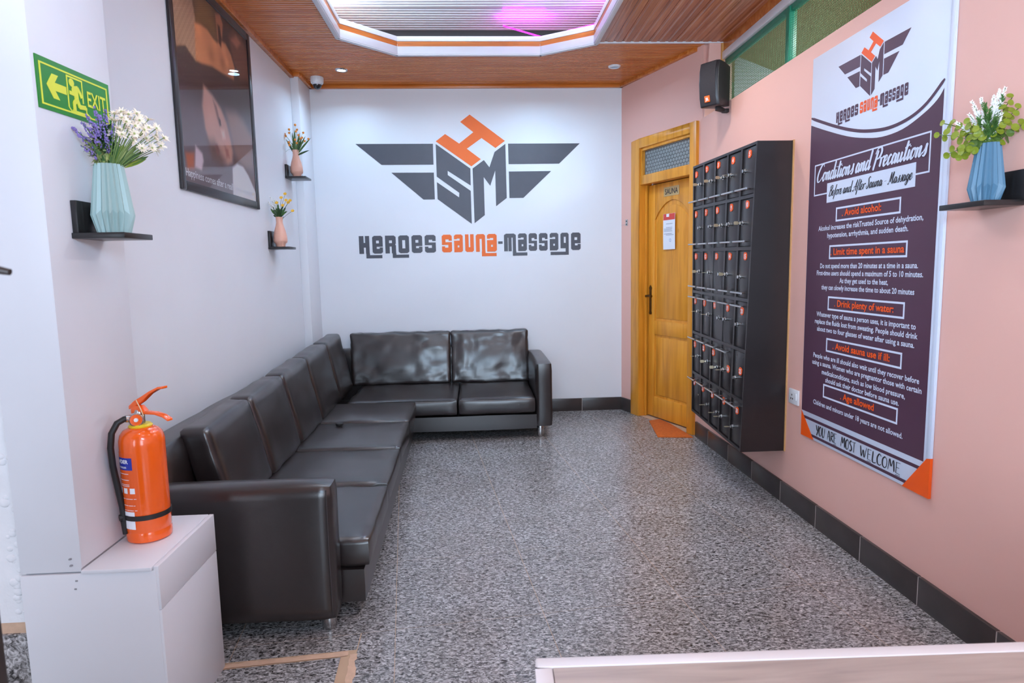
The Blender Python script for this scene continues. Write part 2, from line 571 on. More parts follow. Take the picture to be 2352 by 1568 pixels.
# ------------------------------------------------------------------ the room shell
ZC = 3.17            # underside of the plank ceiling
A, B = Vector((1.45, 6.27, 0)), Vector((1.85, 5.17, 0))
DD = (B-A).normalized()
FD = frame(A, DD, (0, 0, 1))            # wall holding the sauna door: along, up, out
FB = frame((0, 6.27, 0), (1, 0, 0), (0, 0, 1))
FR = frame((1.84, 0, 0), (0, -1, 0), (0, 0, 1))
FL = frame((-1.57, 0, 0), (0, 1, 0), (0, 0, 1))

struct('wall_back', MB().box(-1.75, 1.47, 6.27, 6.4, 0, 3.45), white)
struct('wall_left', MB().box(-1.75, -1.57, 2.25, 6.4, 0, 3.45), white)
struct('wall_column', MB().box(-1.57, -1.5, 5.88, 6.27, 0, ZC), white, bevel=.004)
w = MB()
w.fbox(FD, 0, .22, 0, 3.3, -.16, 0)
w.fbox(FD, 1.12, 1.172, 0, 3.3, -.16, 0)
w.fbox(FD, .22, 1.12, 2.59, 3.3, -.16, 0)
struct('wall_corner', w, pink)
w = MB()
w.box(1.84, 2.06, -2.2, 5.17, 0, 2.6)
w.box(1.84, 2.06, -2.2, .9, 2.6, 3.3)
w.hexa([(1.84, 5.1, 2.6), (2.06, 5.1, 2.6), (2.06, 5.17, 2.6), (1.85, 5.17, 2.6), (1.89, 5.12, 3.3), (2.06, 5.12, 3.3), (2.06, 5.17, 3.3), (1.89, 5.17, 3.3)])
struct('wall_right', w, pink)
w = MB()
w.box(-2.7, 1.95, -2.3, -2.2, 0, .5)
w.box(-2.7, 1.95, -2.3, -2.2, 3.0, 3.3)
w.box(-2.7, -2.2, -2.3, -2.2, .5, 3.0)
w.box(1.6, 1.95, -2.3, -2.2, .5, 3.0)
struct('wall_front', w, white)
struct('wall_side', MB().box(-2.8, -2.7, -2.3, 2.3, 0, 3.3), white)
# boxed pillar beside the plastered wall end
p = struct('wall_pillar', MB().box(-1.352, -1.19, 1.875, 2.248, 0, 3.3).box(-1.58, -1.352, 2.0, 2.248, 0, 3.3), whiteb)
put('front_board', MB().box(-1.36, -1.187, 1.863, 1.876, .581, 3.17), whiteb, p, bevel=.002)
put('side_board', MB().box(-1.191, -1.184, 1.8635, 2.25, .591, 3.17), whiteb, p, bevel=.002)
# the plaster end with its ragged edge
pl = MB()
zz = [0.42+.025*i for i in range(110)]
rw = [(-1.352+.016*noise.noise(Vector((1.3, z*9, 0)))+.01*noise.noise(Vector((4.3, z*31, 0)))) for z in zz]
for i in range(len(zz)-1):
    pl.hexa([(-2.7, 1.885, zz[i]), (rw[i], 1.885, zz[i]), (rw[i], 1.93, zz[i]), (-2.7, 1.93, zz[i]),
             (-2.7, 1.885, zz[i+1]), (rw[i+1], 1.885, zz[i+1]), (rw[i+1], 1.93, zz[i+1]), (-2.7, 1.93, zz[i+1])])
pw = struct('wall_plaster', MB().box(-2.7, -1.37, 1.895, 2.25, 0, 3.3), rough_plaster)
rq = random.Random(9)
for k in range(110):
    z_ = .45+2.6*rq.random()**1.5
    pl.ball((-1.37+rq.uniform(-.03, .008), 1.885, z_), .005+.009*rq.random(), 8, 6, (1.2, .4, 1.0))
put('plaster_coat', pl, rough_plaster, pw, smooth=75)
put('mortar_strip', MB().box(-2.7, -1.352, 1.887, 1.93, .375, .43), grout, pw)
sk = sroot('baseboard_left')
for i in range(3):
    put('tile', MB().box(-1.35-.42*(i+1)+.003, -1.35-.42*i, 1.878, 1.90, 0, .385-.0*i), gran, sk, bevel=.002)

# floor: granite tiles laid a little askew, clipped to the room
fl = struct('floor', MB().box(-2.7, 2.0, -2.3, 6.4, -.06, -.0007), mat('tan_grout', (186, 156, 128), .85))
ROOM = [(-2.7, -2.2), (1.84, -2.2), (1.84, 5.17), (1.85, 5.17), (1.45, 6.27), (-1.57, 6.27), (-1.57, 2.1), (-2.7, 1.9)]
def clip(poly, a, b):
    out = []
    for i in range(len(poly)):
        p, q = poly[i], poly[(i+1) % len(poly)]
        sp = (b[0]-a[0])*(p[1]-a[1])-(b[1]-a[1])*(p[0]-a[0])
        sq = (b[0]-a[0])*(q[1]-a[1])-(b[1]-a[1])*(q[0]-a[0])
        if sp >= 0:
            out.append(p)
        if sp*sq < 0:
            t = sp/(sp-sq)
            out.append((p[0]+(q[0]-p[0])*t, p[1]+(q[1]-p[1])*t))
    return out
TA, TS, TO = R(6.2), .615, (-.36, 2.455)
ca, sa = math.cos(TA), math.sin(TA)
def tw(i, j):
    return (TO[0]+(ca*i-sa*j)*TS, TO[1]+(sa*i+ca*j)*TS)
F0 = lambda a, b, c=0: Vector((a, b, c))
# near the box a broken corner was relaid: a smaller tile in a peach mortar bed
PATCH = [(-1.0, 1.8), (-.52, 1.8), (-.545, 2.283), (-.965, 2.243)]
for i in range(-5, 6):
    for j in range(-9, 8):
        g = .0011/TS
        poly = [tw(i+g, j+g), tw(i+1-g, j+g), tw(i+1-g, j+1-g), tw(i+g, j+1-g)]
        poly = clip(poly, (-2.7, -2.2), (1.84, -2.2))
        for a, b in (((1.84, -2.2), (1.84, 5.17)), ((1.85, 5.17), (1.45, 6.27)), ((1.45, 6.27), (-2.7, 6.27)), ((-2.7, 6.3), (-2.7, -2.2))):
            if len(poly) > 2:
                poly = clip(poly, a, b)
        if len(poly) < 3:
            continue
        cy = sum(q[1] for q in poly)/len(poly)
        if cy > 2.2:
            poly = clip(poly, (-1.57, 6.3), (-1.57, 1))
            if len(poly) < 3:
                continue
        if (i, j) == (-1, -1):           # the tile that meets the relaid corner
            a = tw(-1+g, -1+g), tw(-g, -1+g), tw(-g, -g), tw(-1+g, -g)
            cut1 = clip(list(a), (-.46, 1.0), (-.497, 2.46))      # left of the joint
            right = clip(list(a), (-.493, 2.46), (-.456, 1.0))
            put('tile', MB().prism(right, F0, -.02, 0), gran, fl)
            top = clip(cut1, (-1.2, 2.268), (0, 2.374))
            if len(top) > 2:
                put('tile', MB().prism(top, F0, -.02, 0), gran, fl)
            continue
        if (i, j) == (-2, -1):
            a = [tw(-2+g, -1+g), tw(-1-g, -1+g), tw(-1-g, -g), tw(-2+g, -g)]
            top = clip(a, (-1.2, 2.268), (0, 2.374))
            if len(top) > 2:
                put('tile', MB().prism(top, F0, -.02, 0), gran, fl)
            continue
        put('tile', MB().prism(poly, F0, -.02, 0), gran, fl)
put('mortar_bed', MB().prism([(-1.18, 1.80), (-.447, 1.80), (-.49, 2.30), (-.53, 2.335), (-1.0, 2.285), (-1.18, 2.26)], F0, -.02, -.0012), grout, fl)
put('tile', MB().prism(PATCH, F0, -.02, .001), gran, fl)
mo = MB()
rr = random.Random(3)
for (a, b) in (((-.965, 2.262), (-.52, 2.303)), ((-.50, 2.30), (-.462, 1.84))):
    L0, L1 = [], []
    dx_, dy_ = b[0]-a[0], b[1]-a[1]
    ll = math.hypot(dx_, dy_)
    nx_, ny_ = -dy_/ll, dx_/ll
    for k in range(31):
        t = k/30
        x, y = a[0]+dx_*t, a[1]+dy_*t
        w0, w1 = .011+rr.uniform(0, .008)+.006*noise.noise(Vector((k*.45, a[0], 0))), .010+rr.uniform(0, .004)
        L0.append((x+nx_*w0, y+ny_*w0, .0018))
        L1.append((x-nx_*w1, y-ny_*w1, .0016))
    mo.add(L0+L1, [(k, k+31, k+32, k+1) for k in range(30)])
put('mortar_smear', mo, grout, fl)

# skirting tiles, one object each
sr = sroot('baseboard_right')
lgrout = mat('pale_tile_grout', (176, 166, 160), .8)
put('grout_bed', MB().box(1.8244, 1.8405, -2.19, 5.165, 0, .1265), lgrout, sr)
y = 5.165
for wd in [.30]+[.405]*18:
    y1 = y-wd
    put('tile', MB().box(1.824, 1.842, max(y1, -2.19)+.004, y, 0, .128), tiled, sr, bevel=.0015)
    y = y1
    if y < -2.1:
        break
sb = sroot('baseboard_back')
put('grout_bed', MB().box(-1.5, 1.447, 6.2534, 6.271, 0, .1265), lgrout, sb)
x = 1.447
for wd in (.405,)*8:
    x0 = max(x-wd, -1.5)
    put('tile', MB().box(x0+.004, x, 6.253, 6.272, 0, .128), tiled, sb, bevel=.0015)
    x = x0
    if x <= -1.49:
        break
scn = sroot('baseboard_corner')
put('tile', MB().fbox(FD, .016, .195, 0, .128, -.001, .018), tiled, scn, bevel=.0015)

# ceiling: ribbed PVC planks, each a piece of its own
OCT = [(-.95, 1.75), (-.95, 4.976), (-.572, 5.33), (.571, 5.365), (.965, 5.10), (.985, 1.75)]
OCTC = [(-.95, 1.9), (-.57, 1.5), (.57, 1.5), (.985, 1.9), (.965, 5.10), (.571, 5.350), (-.572, 5.350), (-.95, 4.976)]
ceil = struct('ceiling', MB().box(-2.8, 2.2, -2.3, 6.5, 3.62, 3.7), mat('ceiling_void', (90, 88, 90), .8))
def octx(y):        # the tray opening's x range at depth y
    xs = []
    y = min(y, 5.3499)
    for i in range(len(OCTC)):
        p, q = OCTC[i], OCTC[(i+1) % len(OCTC)]
        if (p[1]-y)*(q[1]-y) < 0:
            xs.append(p[0]+(q[0]-p[0])*(y-p[1])/(q[1]-p[1]))
    return (min(xs), max(xs)) if len(xs) > 1 else None
PITCH = .034
def rib_profile(w, n, h=.010):
    pts = []
    for k in range(n):
        a = k*w/n
        s = w/n
        pts += [(a+.0*s, h), (a+.18*s, h), (a+.30*s, 0), (a+.88*s, 0), (a+1.0*s-1e-5, h)]
    return pts
def plank_x(x0f, x1f, y0, w, n, z, m, name, parent, skew=0, h=.010):
    mb = MB()
    prof = rib_profile(w-.0015, n, h)
    vs, fs = [], []
    for (a, zz_) in prof:
        yy = y0+a
        vs += [(x0f(yy), yy, z+zz_), (x1f(yy), yy, z+zz_-skew)]
    for i in range(len(prof)-1):
        fs.append((2*i, 2*i+1, 2*i+3, 2*i+2))
    nb = len(vs)
    vs += [(x0f(y0), y0, z+.02), (x1f(y0), y0, z+.02-skew), (x0f(y0+w-.0015), y0+w-.0015, z+.02), (x1f(y0+w-.0015), y0+w-.0015, z+.02-skew)]
    fs += [(nb, nb+1, nb+3, nb+2), (0, 1, nb+1, nb), (nb-2, nb-1, nb+3, nb+2)]
    mb.add(vs, fs)
    return put(name, mb, m, parent)
def diag_x(y):
    return 1.45+.4*(6.27-y)/1.1 if y > 5.1 else 1.9
W6 = PITCH*6
yy = 6.27-W6
while yy > 4.0-.01:
    y0, y1 = yy, yy+W6
    if y0 >= 5.12-1e-3:
        if y0 >= 5.365:
            plank_x(lambda y: -1.57, lambda y: diag_x(y), y0, W6, 6, ZC, bx_, 'plank', ceil)
        else:
            pass
    yy -= W6
# rows that meet the tray opening are cut to its edge
yy = 6.27-W6*5
def left_end(y):
    o = octx(y)
    return o[0] if o else 0
def right_start(y):
    o = octx(y)
    return o[1] if o else 0
while yy > 5.37:
    yy -= W6
rows = []
y0 = 6.27-W6
while y0 > 1.0:
    rows.append(y0)
    y0 -= W6
for y0 in rows:
    if y0 >= 5.365:
        continue
    # split the row into single-rib slices where the opening is slanted
    if y0 > 4.75:
        for s in range(6):
            ys = y0+s*PITCH
            o = octx(ys+PITCH/2) if ys+PITCH/2 < 5.35 else None
            if ys+PITCH*.5 > 5.12:
                if o is None:
                    plank_x(lambda y: -1.57, lambda y: diag_x(y), ys, PITCH, 1, ZC, bx_, 'plank', ceil)
                else:
                    plank_x(lambda y: -1.57, left_end, ys, PITCH, 1, ZC, bx_, 'plank', ceil)
                    plank_x(right_start, lambda y: diag_x(y), ys, PITCH, 1, ZC, bx_, 'plank', ceil)
            else:
                plank_x(lambda y: -1.57, left_end if o else (lambda y: -.9), ys, PITCH, 1, ZC, bx_, 'plank', ceil)
    else:
        plank_x((lambda y: -1.57) if y0 > 2.2 else (lambda y: -2.7), lambda y: -.95, y0, W6, 6, ZC, bx_, 'plank', ceil)
# the long planks on the right run towards the back
def plank_y(x0, w, n, y0, y1, z, m, name, parent):
    prof = rib_profile(w-.002, n, .006)
    vs, fs = [], []
    for a, h in prof:
        xx = x0+a
        ye = y1(xx)
        vs += [(xx, y0, z+h), (xx, ye, z+h)]
    for i in range(len(prof)-1):
        fs.append((2*i+1, 2*i, 2*i+2, 2*i+3))
    nb = len(vs)
    vs += [(x0, y0, z+.02), (x0, y1(x0), z+.02), (x0+w-.002, y0, z+.02), (x0+w-.002, y1(x0+w-.002), z+.02)]
    fs += [(nb, nb+1, nb+3, nb+2), (1, 0, nb, nb+1), (nb-2, nb-1, nb+3, nb+2)]
    return put(name, MB().add(vs, fs), m, parent)
xx = .985
while xx < 1.99:
    wd = min(.205, 2.03-xx)
    plank_y(xx, wd, 3 if wd > .15 else 1, -2.2, lambda x: 5.115, ZC, by_, 'long_plank', ceil)
    xx += wd
for k in range(10):      # behind the camera, above its head
    x0 = -2.7+.37*k
    plank_y(x0, .368 if x0+.37 < .98 else .98-x0, 5, -2.2, lambda x: 1.0, ZC, by_, 'long_plank', ceil)
put('rear_panel', MB().box(-.95, .985, .99, 1.95, ZC, ZC+.02), bx_, ceil)
put('divider_strip', MB().box(.965, 2.0, 5.105, 5.128, ZC-.006, ZC+.004), trimw, ceil)
# the white raised ceiling inside the tray, plank by plank; one has sagged at its left end
ZT = 3.47
yy = 5.72
k = 0
while yy > 1.3:
    yy -= .25
    sag = .016 if k == 2 else 0
    o = plank_x(lambda y: -1.3, lambda y: 1.3, yy, .25, 5, ZT-(sag if sag else 0), wpvc, 'white_plank', ceil, skew=-sag, h=.012)
    k += 1
# fascia round the tray: white, orange and white bands on every side
tr = sroot('trim_1')
n8 = len(OCTC)
for i in range(n8):
    p, q = Vector((*OCTC[i], 0)), Vector((*OCTC[(i+1) % n8], 0))
    d = (q-p).normalized()
    ln = (q-p).length
    nin = Vector((-d.y, d.x, 0))
    cen = Vector((0, 3.5, 0))
    if (cen-(p+q)/2).dot(nin) < 0:
        nin = -nin
    G = (lambda P, D, Nn: (lambda a, b, c=0: P+D*a+Vector((0, 0, b))+Nn*c))(p, d, nin)
    put('lower_white_band', MB().fbox(G, -.004, ln+.004, 3.158, 3.218, -.022, .004), trimw, tr, bevel=.0015)
    put('lip', MB().fbox(G, -.012, ln+.012, 3.150, 3.160, -.034, .0), trimw, tr, bevel=.0015)
    put('orange_band', MB().fbox(G, 0, ln, 3.219, 3.256, -.022, -.002), owood, tr)
    put('upper_white_band', MB().fbox(G, -.004, ln+.004, 3.257, 3.295, -.022, .004), trimw, tr, bevel=.0015)
    if i in (3, 4):
        for a in (.25, .75) if i == 4 else (.93,):
            pass
# magenta LED strip lying in the cove behind the right rear corner
mag = mat('magenta_led', (214, 20, 255), .4, emit=9)
led = MB()
led.tube([(1.04, 4.35, 3.312), (1.03, 5.10, 3.312), (.60, 5.42, 3.312), (.28, 5.43, 3.405)], .006, 6)
tag(put('led_strip', led, mag), 'magenta light strip lying in the ceiling cove at its right rear corner', 'light strip')
for loc, dr, sz in (((1.0, 4.80, 3.42), (0, 0, 1), (.02, .45)), ((.45, 5.40, 3.42), (0, 0, 1), (.35, .02))):
    area('led_lamp', loc, sz, .9, (.72, .02, 1)).rotation_euler = (math.pi, 0, 0)

# cornices
tb = sroot('trim_2')
put('cornice', MB().box(-1.572, -1.535, 2.25, 5.88, ZC-.04, ZC+.002), bx_, tb, bevel=.004)
put('cornice', MB().box(-1.572, -1.48, 5.855, 5.88, ZC-.03, ZC+.002), bx_, tb, bevel=.004)
put('cornice', MB().box(-1.5, -1.47, 5.88, 6.27, ZC-.03, ZC+.002), bx_, tb, bevel=.004)
put('cornice', MB().box(-1.5, 1.46, 6.235, 6.272, ZC-.03, ZC+.002), bx_, tb, bevel=.004)
put('cornice', MB().fbox(FD, .0, 1.10, ZC-.03, ZC+.002, -.001, .035), bx_, tb, bevel=.004)
# board and white strip over the netted opening
t3 = sroot('trim_3')
put('fascia_board', MB().box(1.985, 2.03, .9, 5.115, 3.092, ZC+.004), bx_, t3, bevel=.003)
put('white_strip', MB().box(1.975, 2.03, .9, 5.115, 3.038, 3.092), trimw, t3, bevel=.003)
put('raw_edge', MB().box(1.97, 1.99, 5.095, 5.119, 2.95, ZC-.01), mat('raw_timber', (206, 150, 84), .6), t3)

# window_1: the netted opening over the right wall
w1 = sroot('window_1')
put('frame', MB().box(2.0, 2.04, .9, 5.1, 3.0, 3.038).box(2.0, 2.04, .9, 5.1, 2.6, 2.612), green_paint, w1, bevel=.003)
for yq in (4.07, 2.95, 1.9):
    put('mullion', MB().box(1.99, 2.04, yq-.022, yq+.022, 2.6, 3.03), green_paint, w1, bevel=.003)
net = MB()
yq = .92
while yq < 5.1:
    net.box(2.022, 2.0236, yq, yq+.0018, 2.605, 3.03)
    yq += .0135
zq = 2.61
while zq < 3.03:
    net.box(2.0205, 2.022, .91, 5.1, zq, zq+.0018)
    zq += .0135
o = put('wire_net', net, netm, w1)
o['kind'] = 'stuff'
# what is seen through it: a brown-ceilinged passage
wb = MB()
wb.box(3.4, 3.5, -2.3, 7.2, 1.8, 3.7)
wb.box(2.06, 3.5, 7.1, 7.2, 1.8, 3.7)
wb.box(2.06, 3.5, -2.3, -2.2, 1.8, 3.7)
struct('wall_passage', wb, mat('olive_wall', (86, 92, 62), .8))
struct('wall_passage_slab', MB().box(2.06, 3.5, -2.3, 7.2, 3.42, 3.5), mat('passage_soffit', (140, 96, 60), .6))
pn = thing('corrugated_panel', 'pale corrugated sheet seen through the green net beside the speaker', 'panel', (2.4, 5.5, 2.62))
cs = MB()
vs, fs = [], []
for i in range(37):
    zz_ = 2.62+.016*i
    bx = .006 if i % 2 else 0
    vs += [(2.24, 5.5-bx, zz_), (2.60, 5.5-bx, min(zz_, 3.06))]
for i in range(36):
    fs.append((2*i, 2*i+1, 2*i+3, 2*i+2))
cs.add(vs, fs)
put('sheet', cs, mat('pale_sheet', (190, 196, 200), .5), pn)
area('passage_lamp', (2.9, 3.2, 3.2), (.3, .3), 60, (.9, .95, 1))
tag(put('passage_lamp_ring', MB().lathe([(.05, 0), (.075, 0), (.075, -.012), (.055, -.016), (.05, -.004)], (2.75, 4.05, 3.42), 24), steelw, smooth=40),
    'small round ceiling lamp ring seen through the green net', 'lamp')

# added_window_2: unseen window frame, added behind the camera to go with the fill light
w2 = sroot('added_window_2')
fm = MB()
for a, b in ((-2.2, -2.14), (-.33, -.27), (1.54, 1.6)):
    fm.box(a, b, -2.28, -2.22, .5, 3.0)
fm.box(-2.2, 1.6, -2.28, -2.22, .5, .56)
fm.box(-2.2, 1.6, -2.28, -2.22, 2.94, 3.0)
put('frame', fm, trimw, w2)
# dark steel door standing open at the left edge
d2 = sroot('door_2')
dkm = mat('dark_brown_steel', (46, 38, 36), .4)
put('leaf', MB().box(-1.25, -.6395, .80, .835, .02, 2.1), dkm, d2, bevel=.003)
put('handle', MB().tube([(-.66, .80, 1.475), (-.66, .775, 1.475), (-.645, .768, 1.474), (-.57, .766, 1.464), (-.534, .768, 1.456)], [.012, .011, .009, .007, .004], 8), dkm, d2, smooth=50)

# ------------------------------------------------------------------ door_1, the sauna door
d1 = sroot('door_1', FD(.66, 0, 0))
S0, S1, ZTOP = .205, 1.135, 2.598
fm = MB()
fm.fbox(FD, S0, .335, 0, ZTOP, -.115, .03)
fm.fbox(FD, 1.055, S1, 0, ZTOP, -.115, .03)
fm.fbox(FD, .335, 1.055, 2.515, ZTOP, -.115, .03)
fm.fbox(FD, .335, 1.055, 2.185, 2.27, -.115, .018)
put('frame', fm, pine, d1, bevel=.006)
st = MB()
st.fbox(FD, .335, .347, .0, 2.185, -.062, -.04)
st.fbox(FD, .335, .36, 2.27, 2.515, -.03, .012)
st.fbox(FD, 1.035, 1.055, 2.27, 2.515, -.03, .012)
st.fbox(FD, .36, 1.035, 2.49, 2.515, -.03, .012)
put('stop_bead', st, pine, d1, bevel=.004)
# hammered transom pane
hg = mat('hammered_grey_glass', (138, 143, 142), .22, spec=.7)
nt = hg.node_tree
vo = nt.nodes.new('ShaderNodeTexVoronoi')
vo.inputs['Scale'].default_value = 34
mp = [n for n in nt.nodes if n.bl_idname == 'ShaderNodeMapping'][0]
nt.links.new(mp.outputs[0], vo.inputs['Vector'])
hx = MB()
ds = .044
for r_ in range(8):
    for c_ in range(17):
        a = .368+ds*.9*c_+(.02 if r_ % 2 else 0)
        b = 2.288+.030*r_
        if a+.036 > 1.04:
            continue
        pts = [(a+.0, b), (a+.009, b+.0125), (a+.027, b+.0125), (a+.036, b), (a+.027, b-.0125), (a+.009, b-.0125)]
        ctr = FD(a+.018, b, -.012)
        hx.add([FD(*q_, -.0195) for q_ in pts]+[ctr], [(k, (k+1) % 6, 6) for k in range(6)])
pane = put('transom_pane', MB().fbox(FD, .35, 1.05, 2.27, 2.515, -.026, -.02), mat('dim_glass', (100, 103, 102), .2, spec=.6), d1)
o = put('glass_dimples', hx, hg, pane, smooth=60)
o['kind'] = 'stuff'
# leaf: stiles, rails and raised panels
LW = -.075
lf = put('leaf', MB().fbox(FD, .347, 1.05, .012, 2.18, LW-.035, LW-.008), pine, d1)
def leafpart(name, poly, c0, c1, bv=.004):
    return put(name, MB().prism(poly, FD, c0, c1), pine, d1, bevel=bv)
leafpart('stile', [(.347, .012), (.447, .012), (.447, 2.18), (.347, 2.18)], LW-.01, LW+.004)
leafpart('stile', [(.955, .012), (1.05, .012), (1.05, 2.18), (.955, 2.18)], LW-.01, LW+.004)
leafpart('rail', [(.447, .012), (.955, .012), (.955, .205), (.447, .205)], LW-.01, LW+.004)
leafpart('rail', [(.447, .80), (.955, .80), (.955, .93), (.447, .93)], LW-.01, LW+.004)
arch = [(.955, 2.18), (.447, 2.18), (.447, 1.86)]
for k in range(13):
    t = k/12
    arch.append((.447+.508*t, 1.86+.16*math.sin(math.pi*t)**.8))
leafpart('top_rail', arch, LW-.01, LW+.004, .003)
leafpart('panel', [(.472, .23), (.93, .23), (.93, .775), (.472, .775)], LW-.012, LW-.002, .006)
up = [(.93, .955), (.93, 1.84)]
for k in range(1, 12):
    t = 1-k/12
    up.append((.472+.458*t, 1.835+.145*math.sin(math.pi*t)**.8))
up += [(.472, 1.84), (.472, .955)]
leafpart('panel', up, LW-.012, LW-.002, .006)
hp = MB()
hp.prism([(.375, .985), (.405, .985), (.412, 1.0), (.405, 1.015), (.405, 1.215), (.412, 1.235), (.39, 1.262), (.368, 1.235), (.375, 1.215), (.375, 1.015), (.368, 1.0)], FD, LW+.004, LW+.011)
pl_ = put('handle_plate', hp, brass, d1, bevel=.002)
hb = MB()
hb.tube([FD(.39, 1.16, LW+.01), FD(.39, 1.16, LW+.055), FD(.395, 1.16, LW+.062), FD(.44, 1.165, LW+.062), FD(.475, 1.158, LW+.06)], [.011, .009, .011, .010, .014], 10)
put('lever', hb, brass, pl_, smooth=50)
struct('wall_behind_door', MB().fbox(FD, .15, 1.2, 0, 2.62, -.30, -.26), mat('dark_room', (40, 38, 38), .8))
# sign on the door
sg = thing('door_sign', 'small tan plate lettered SAUNA near the top of the wooden door', 'sign', FD(.68, 2.06, LW))
put('plate', MB().fbox(FD, .585, .80, 2.055, 2.135, LW+.005, LW+.008), mat('tan_plate', (186, 156, 106), .4), sg)
put('lettering', lettering(MB(), 'SAUNA', FD, .603, .785, 2.072, .048, LW+.0088, bold=.02), ink, sg)
# notice sheet
nt_ = thing('notice', 'white printed notice with a red heading taped to the wooden door', 'notice', FD(.69, 1.6, LW))
def curlF(a, b, c=0):
    return FD(a, b, c+.006*math.sin((b-1.6)*9)*.5+.004)
pg = MB()
vs, fs = [], []
for k in range(9):
    b = 1.585+.315*k/8
    vs += [curlF(.585, b, LW+.006), curlF(.755, b, LW+.006)]
for k in range(8):
    fs.append((2*k, 2*k+1, 2*k+3, 2*k+2))
pg.add(vs, fs)
put('sheet', pg, whitep, nt_, smooth=60)
red = mat('red_print', (214, 70, 62), .5)
vs, fs = [], []
for k in range(3):
    b = 1.845+.054*k/2
    vs += [curlF(.588, b, LW+.0072), curlF(.752, b, LW+.0072)]
fs = [(0, 1, 3, 2), (2, 3, 5, 4)]
put('heading_band', MB().add(vs, fs), red, nt_)
cr = MB().add([curlF(.632, 1.872, LW+.0082), curlF(.672, 1.872, LW+.0082), curlF(.672, 1.898, LW+.0082), curlF(.632, 1.898, LW+.0082)], [(0, 1, 2, 3)])
put('crest_panel', cr, whitep, nt_)
tl = MB()
rr = random.Random(5)
for k in range(10):
    b = 1.81-.011*k
    if k in (1, 2, 7):
        continue
    a0 = .60+(.03 if k in (0, 3, 9) else 0)
    a1 = .74-rr.uniform(0, .03)
    tl.add([curlF(a0, b, LW+.0078), curlF(a1, b, LW+.0078), curlF(a1, b+.003, LW+.0078), curlF(a0, b+.003, LW+.0078)], [(0, 1, 2, 3)])
put('text_lines', tl, mat('grey_print', (120, 124, 140), .6), nt_)
stp = MB()
for k in range(14):
    w0, w1 = 2*math.pi*k/14, 2*math.pi*(k+1)/14
    stp.add([curlF(.69+.013*math.cos(w), 1.665+r_*math.sin(w), LW+.0080) for w in (w0, w1) for r_ in (.014,)]+[curlF(.69+.010*math.cos(w), 1.665+.011*math.sin(w), LW+.0080) for w in (w1, w0)], [(0, 1, 2, 3)])
put('stamp', stp, mat('blue_stamp', (90, 140, 200), .6), nt_)
# hook beside the door
hk = thing('wall_hook', 'small metal latch plate on the pink wall left of the door', 'hook', FD(.09, 1.86, 0))
put('plate', MB().fbox(FD, .078, .112, 1.83, 1.89, -.001, .006), chrome, hk, bevel=.001)
put('hole', MB().fbox(FD, .086, .103, 1.868, 1.88, .005, .0068).fbox(FD, .086, .103, 1.838, 1.85, .005, .0068), blk, hk)
put('wire', MB().tube([FD(.09, 1.845, .006), FD(.05, 1.842, .012), FD(.01, 1.84, .01)], .0012, 6), chrome, hk)
# door mat
mt = MB()
mt.prism([(1.505, 5.165), (1.79, 5.115), (1.79, 5.17), (1.745, 5.60), (1.70, 5.78), (1.585, 5.73)], F0, .0, .008)
tag(put('door_mat', mt, matm, bevel=.002), 'orange brown rubber mat on the floor at the sauna door', 'mat')

# ------------------------------------------------------------------ logo shapes (wall metres: x, z)
LOGO = {
 'LW1': [(-1.099, 2.640), (-.369, 2.636), (-.370, 2.442), (-.862, 2.444)],
 'LW2': [(-.773, 2.371), (-.369, 2.368), (-.368, 2.116), (-.477, 2.116)],
 'RW1': [(.348, 2.631), (1.041, 2.628), (.839, 2.439), (.349, 2.439)],
 'RW2': [(.350, 2.370), (.760, 2.370), (.487, 2.119), (.351, 2.119)],
 'S': [(-.343, 2.634), (-.019, 2.402), (-.020, 2.242), (-.237, 2.383), (-.237, 2.343), (-.021, 2.192), (-.019, 1.878), (-.342, 2.118), (-.343, 2.278), (-.135, 2.132), (-.132, 2.175), (-.343, 2.330)],
 'M': [(.002, 2.402), (.112, 2.480), (.164, 2.412), (.216, 2.554), (.322, 2.630), (.325, 2.120), (.220, 2.042), (.219, 2.380), (.168, 2.237), (.107, 2.320), (.109, 1.960), (.008, 1.884)],
 'H': [(-.342, 2.658), (-.251, 2.725), (-.120, 2.636), (.018, 2.740), (-.105, 2.836), (-.013, 2.903), (.318, 2.657), (.226, 2.591), (.095, 2.685), (-.048, 2.587), (.084, 2.488), (-.009, 2.422)],
}
WORDS = [('H', -1.109, -1.01), ('e', -.982, -.883), ('R', -.859, -.757), ('o', -.733, -.63), ('e', -.606, -.503), ('s', -.479, -.373), ('s', -.314, -.217), ('a', -.196, -.111), ('u', -.089, -.005), ('n', .015, .106), ('a', .124, .219), ('-', .232, .276), ('m', .29, .406), ('a', .427, .513), ('s', .531, .613), ('s', .632, .717), ('a', .738, .823), ('g', .844, .925), ('e', .948, 1.043)]
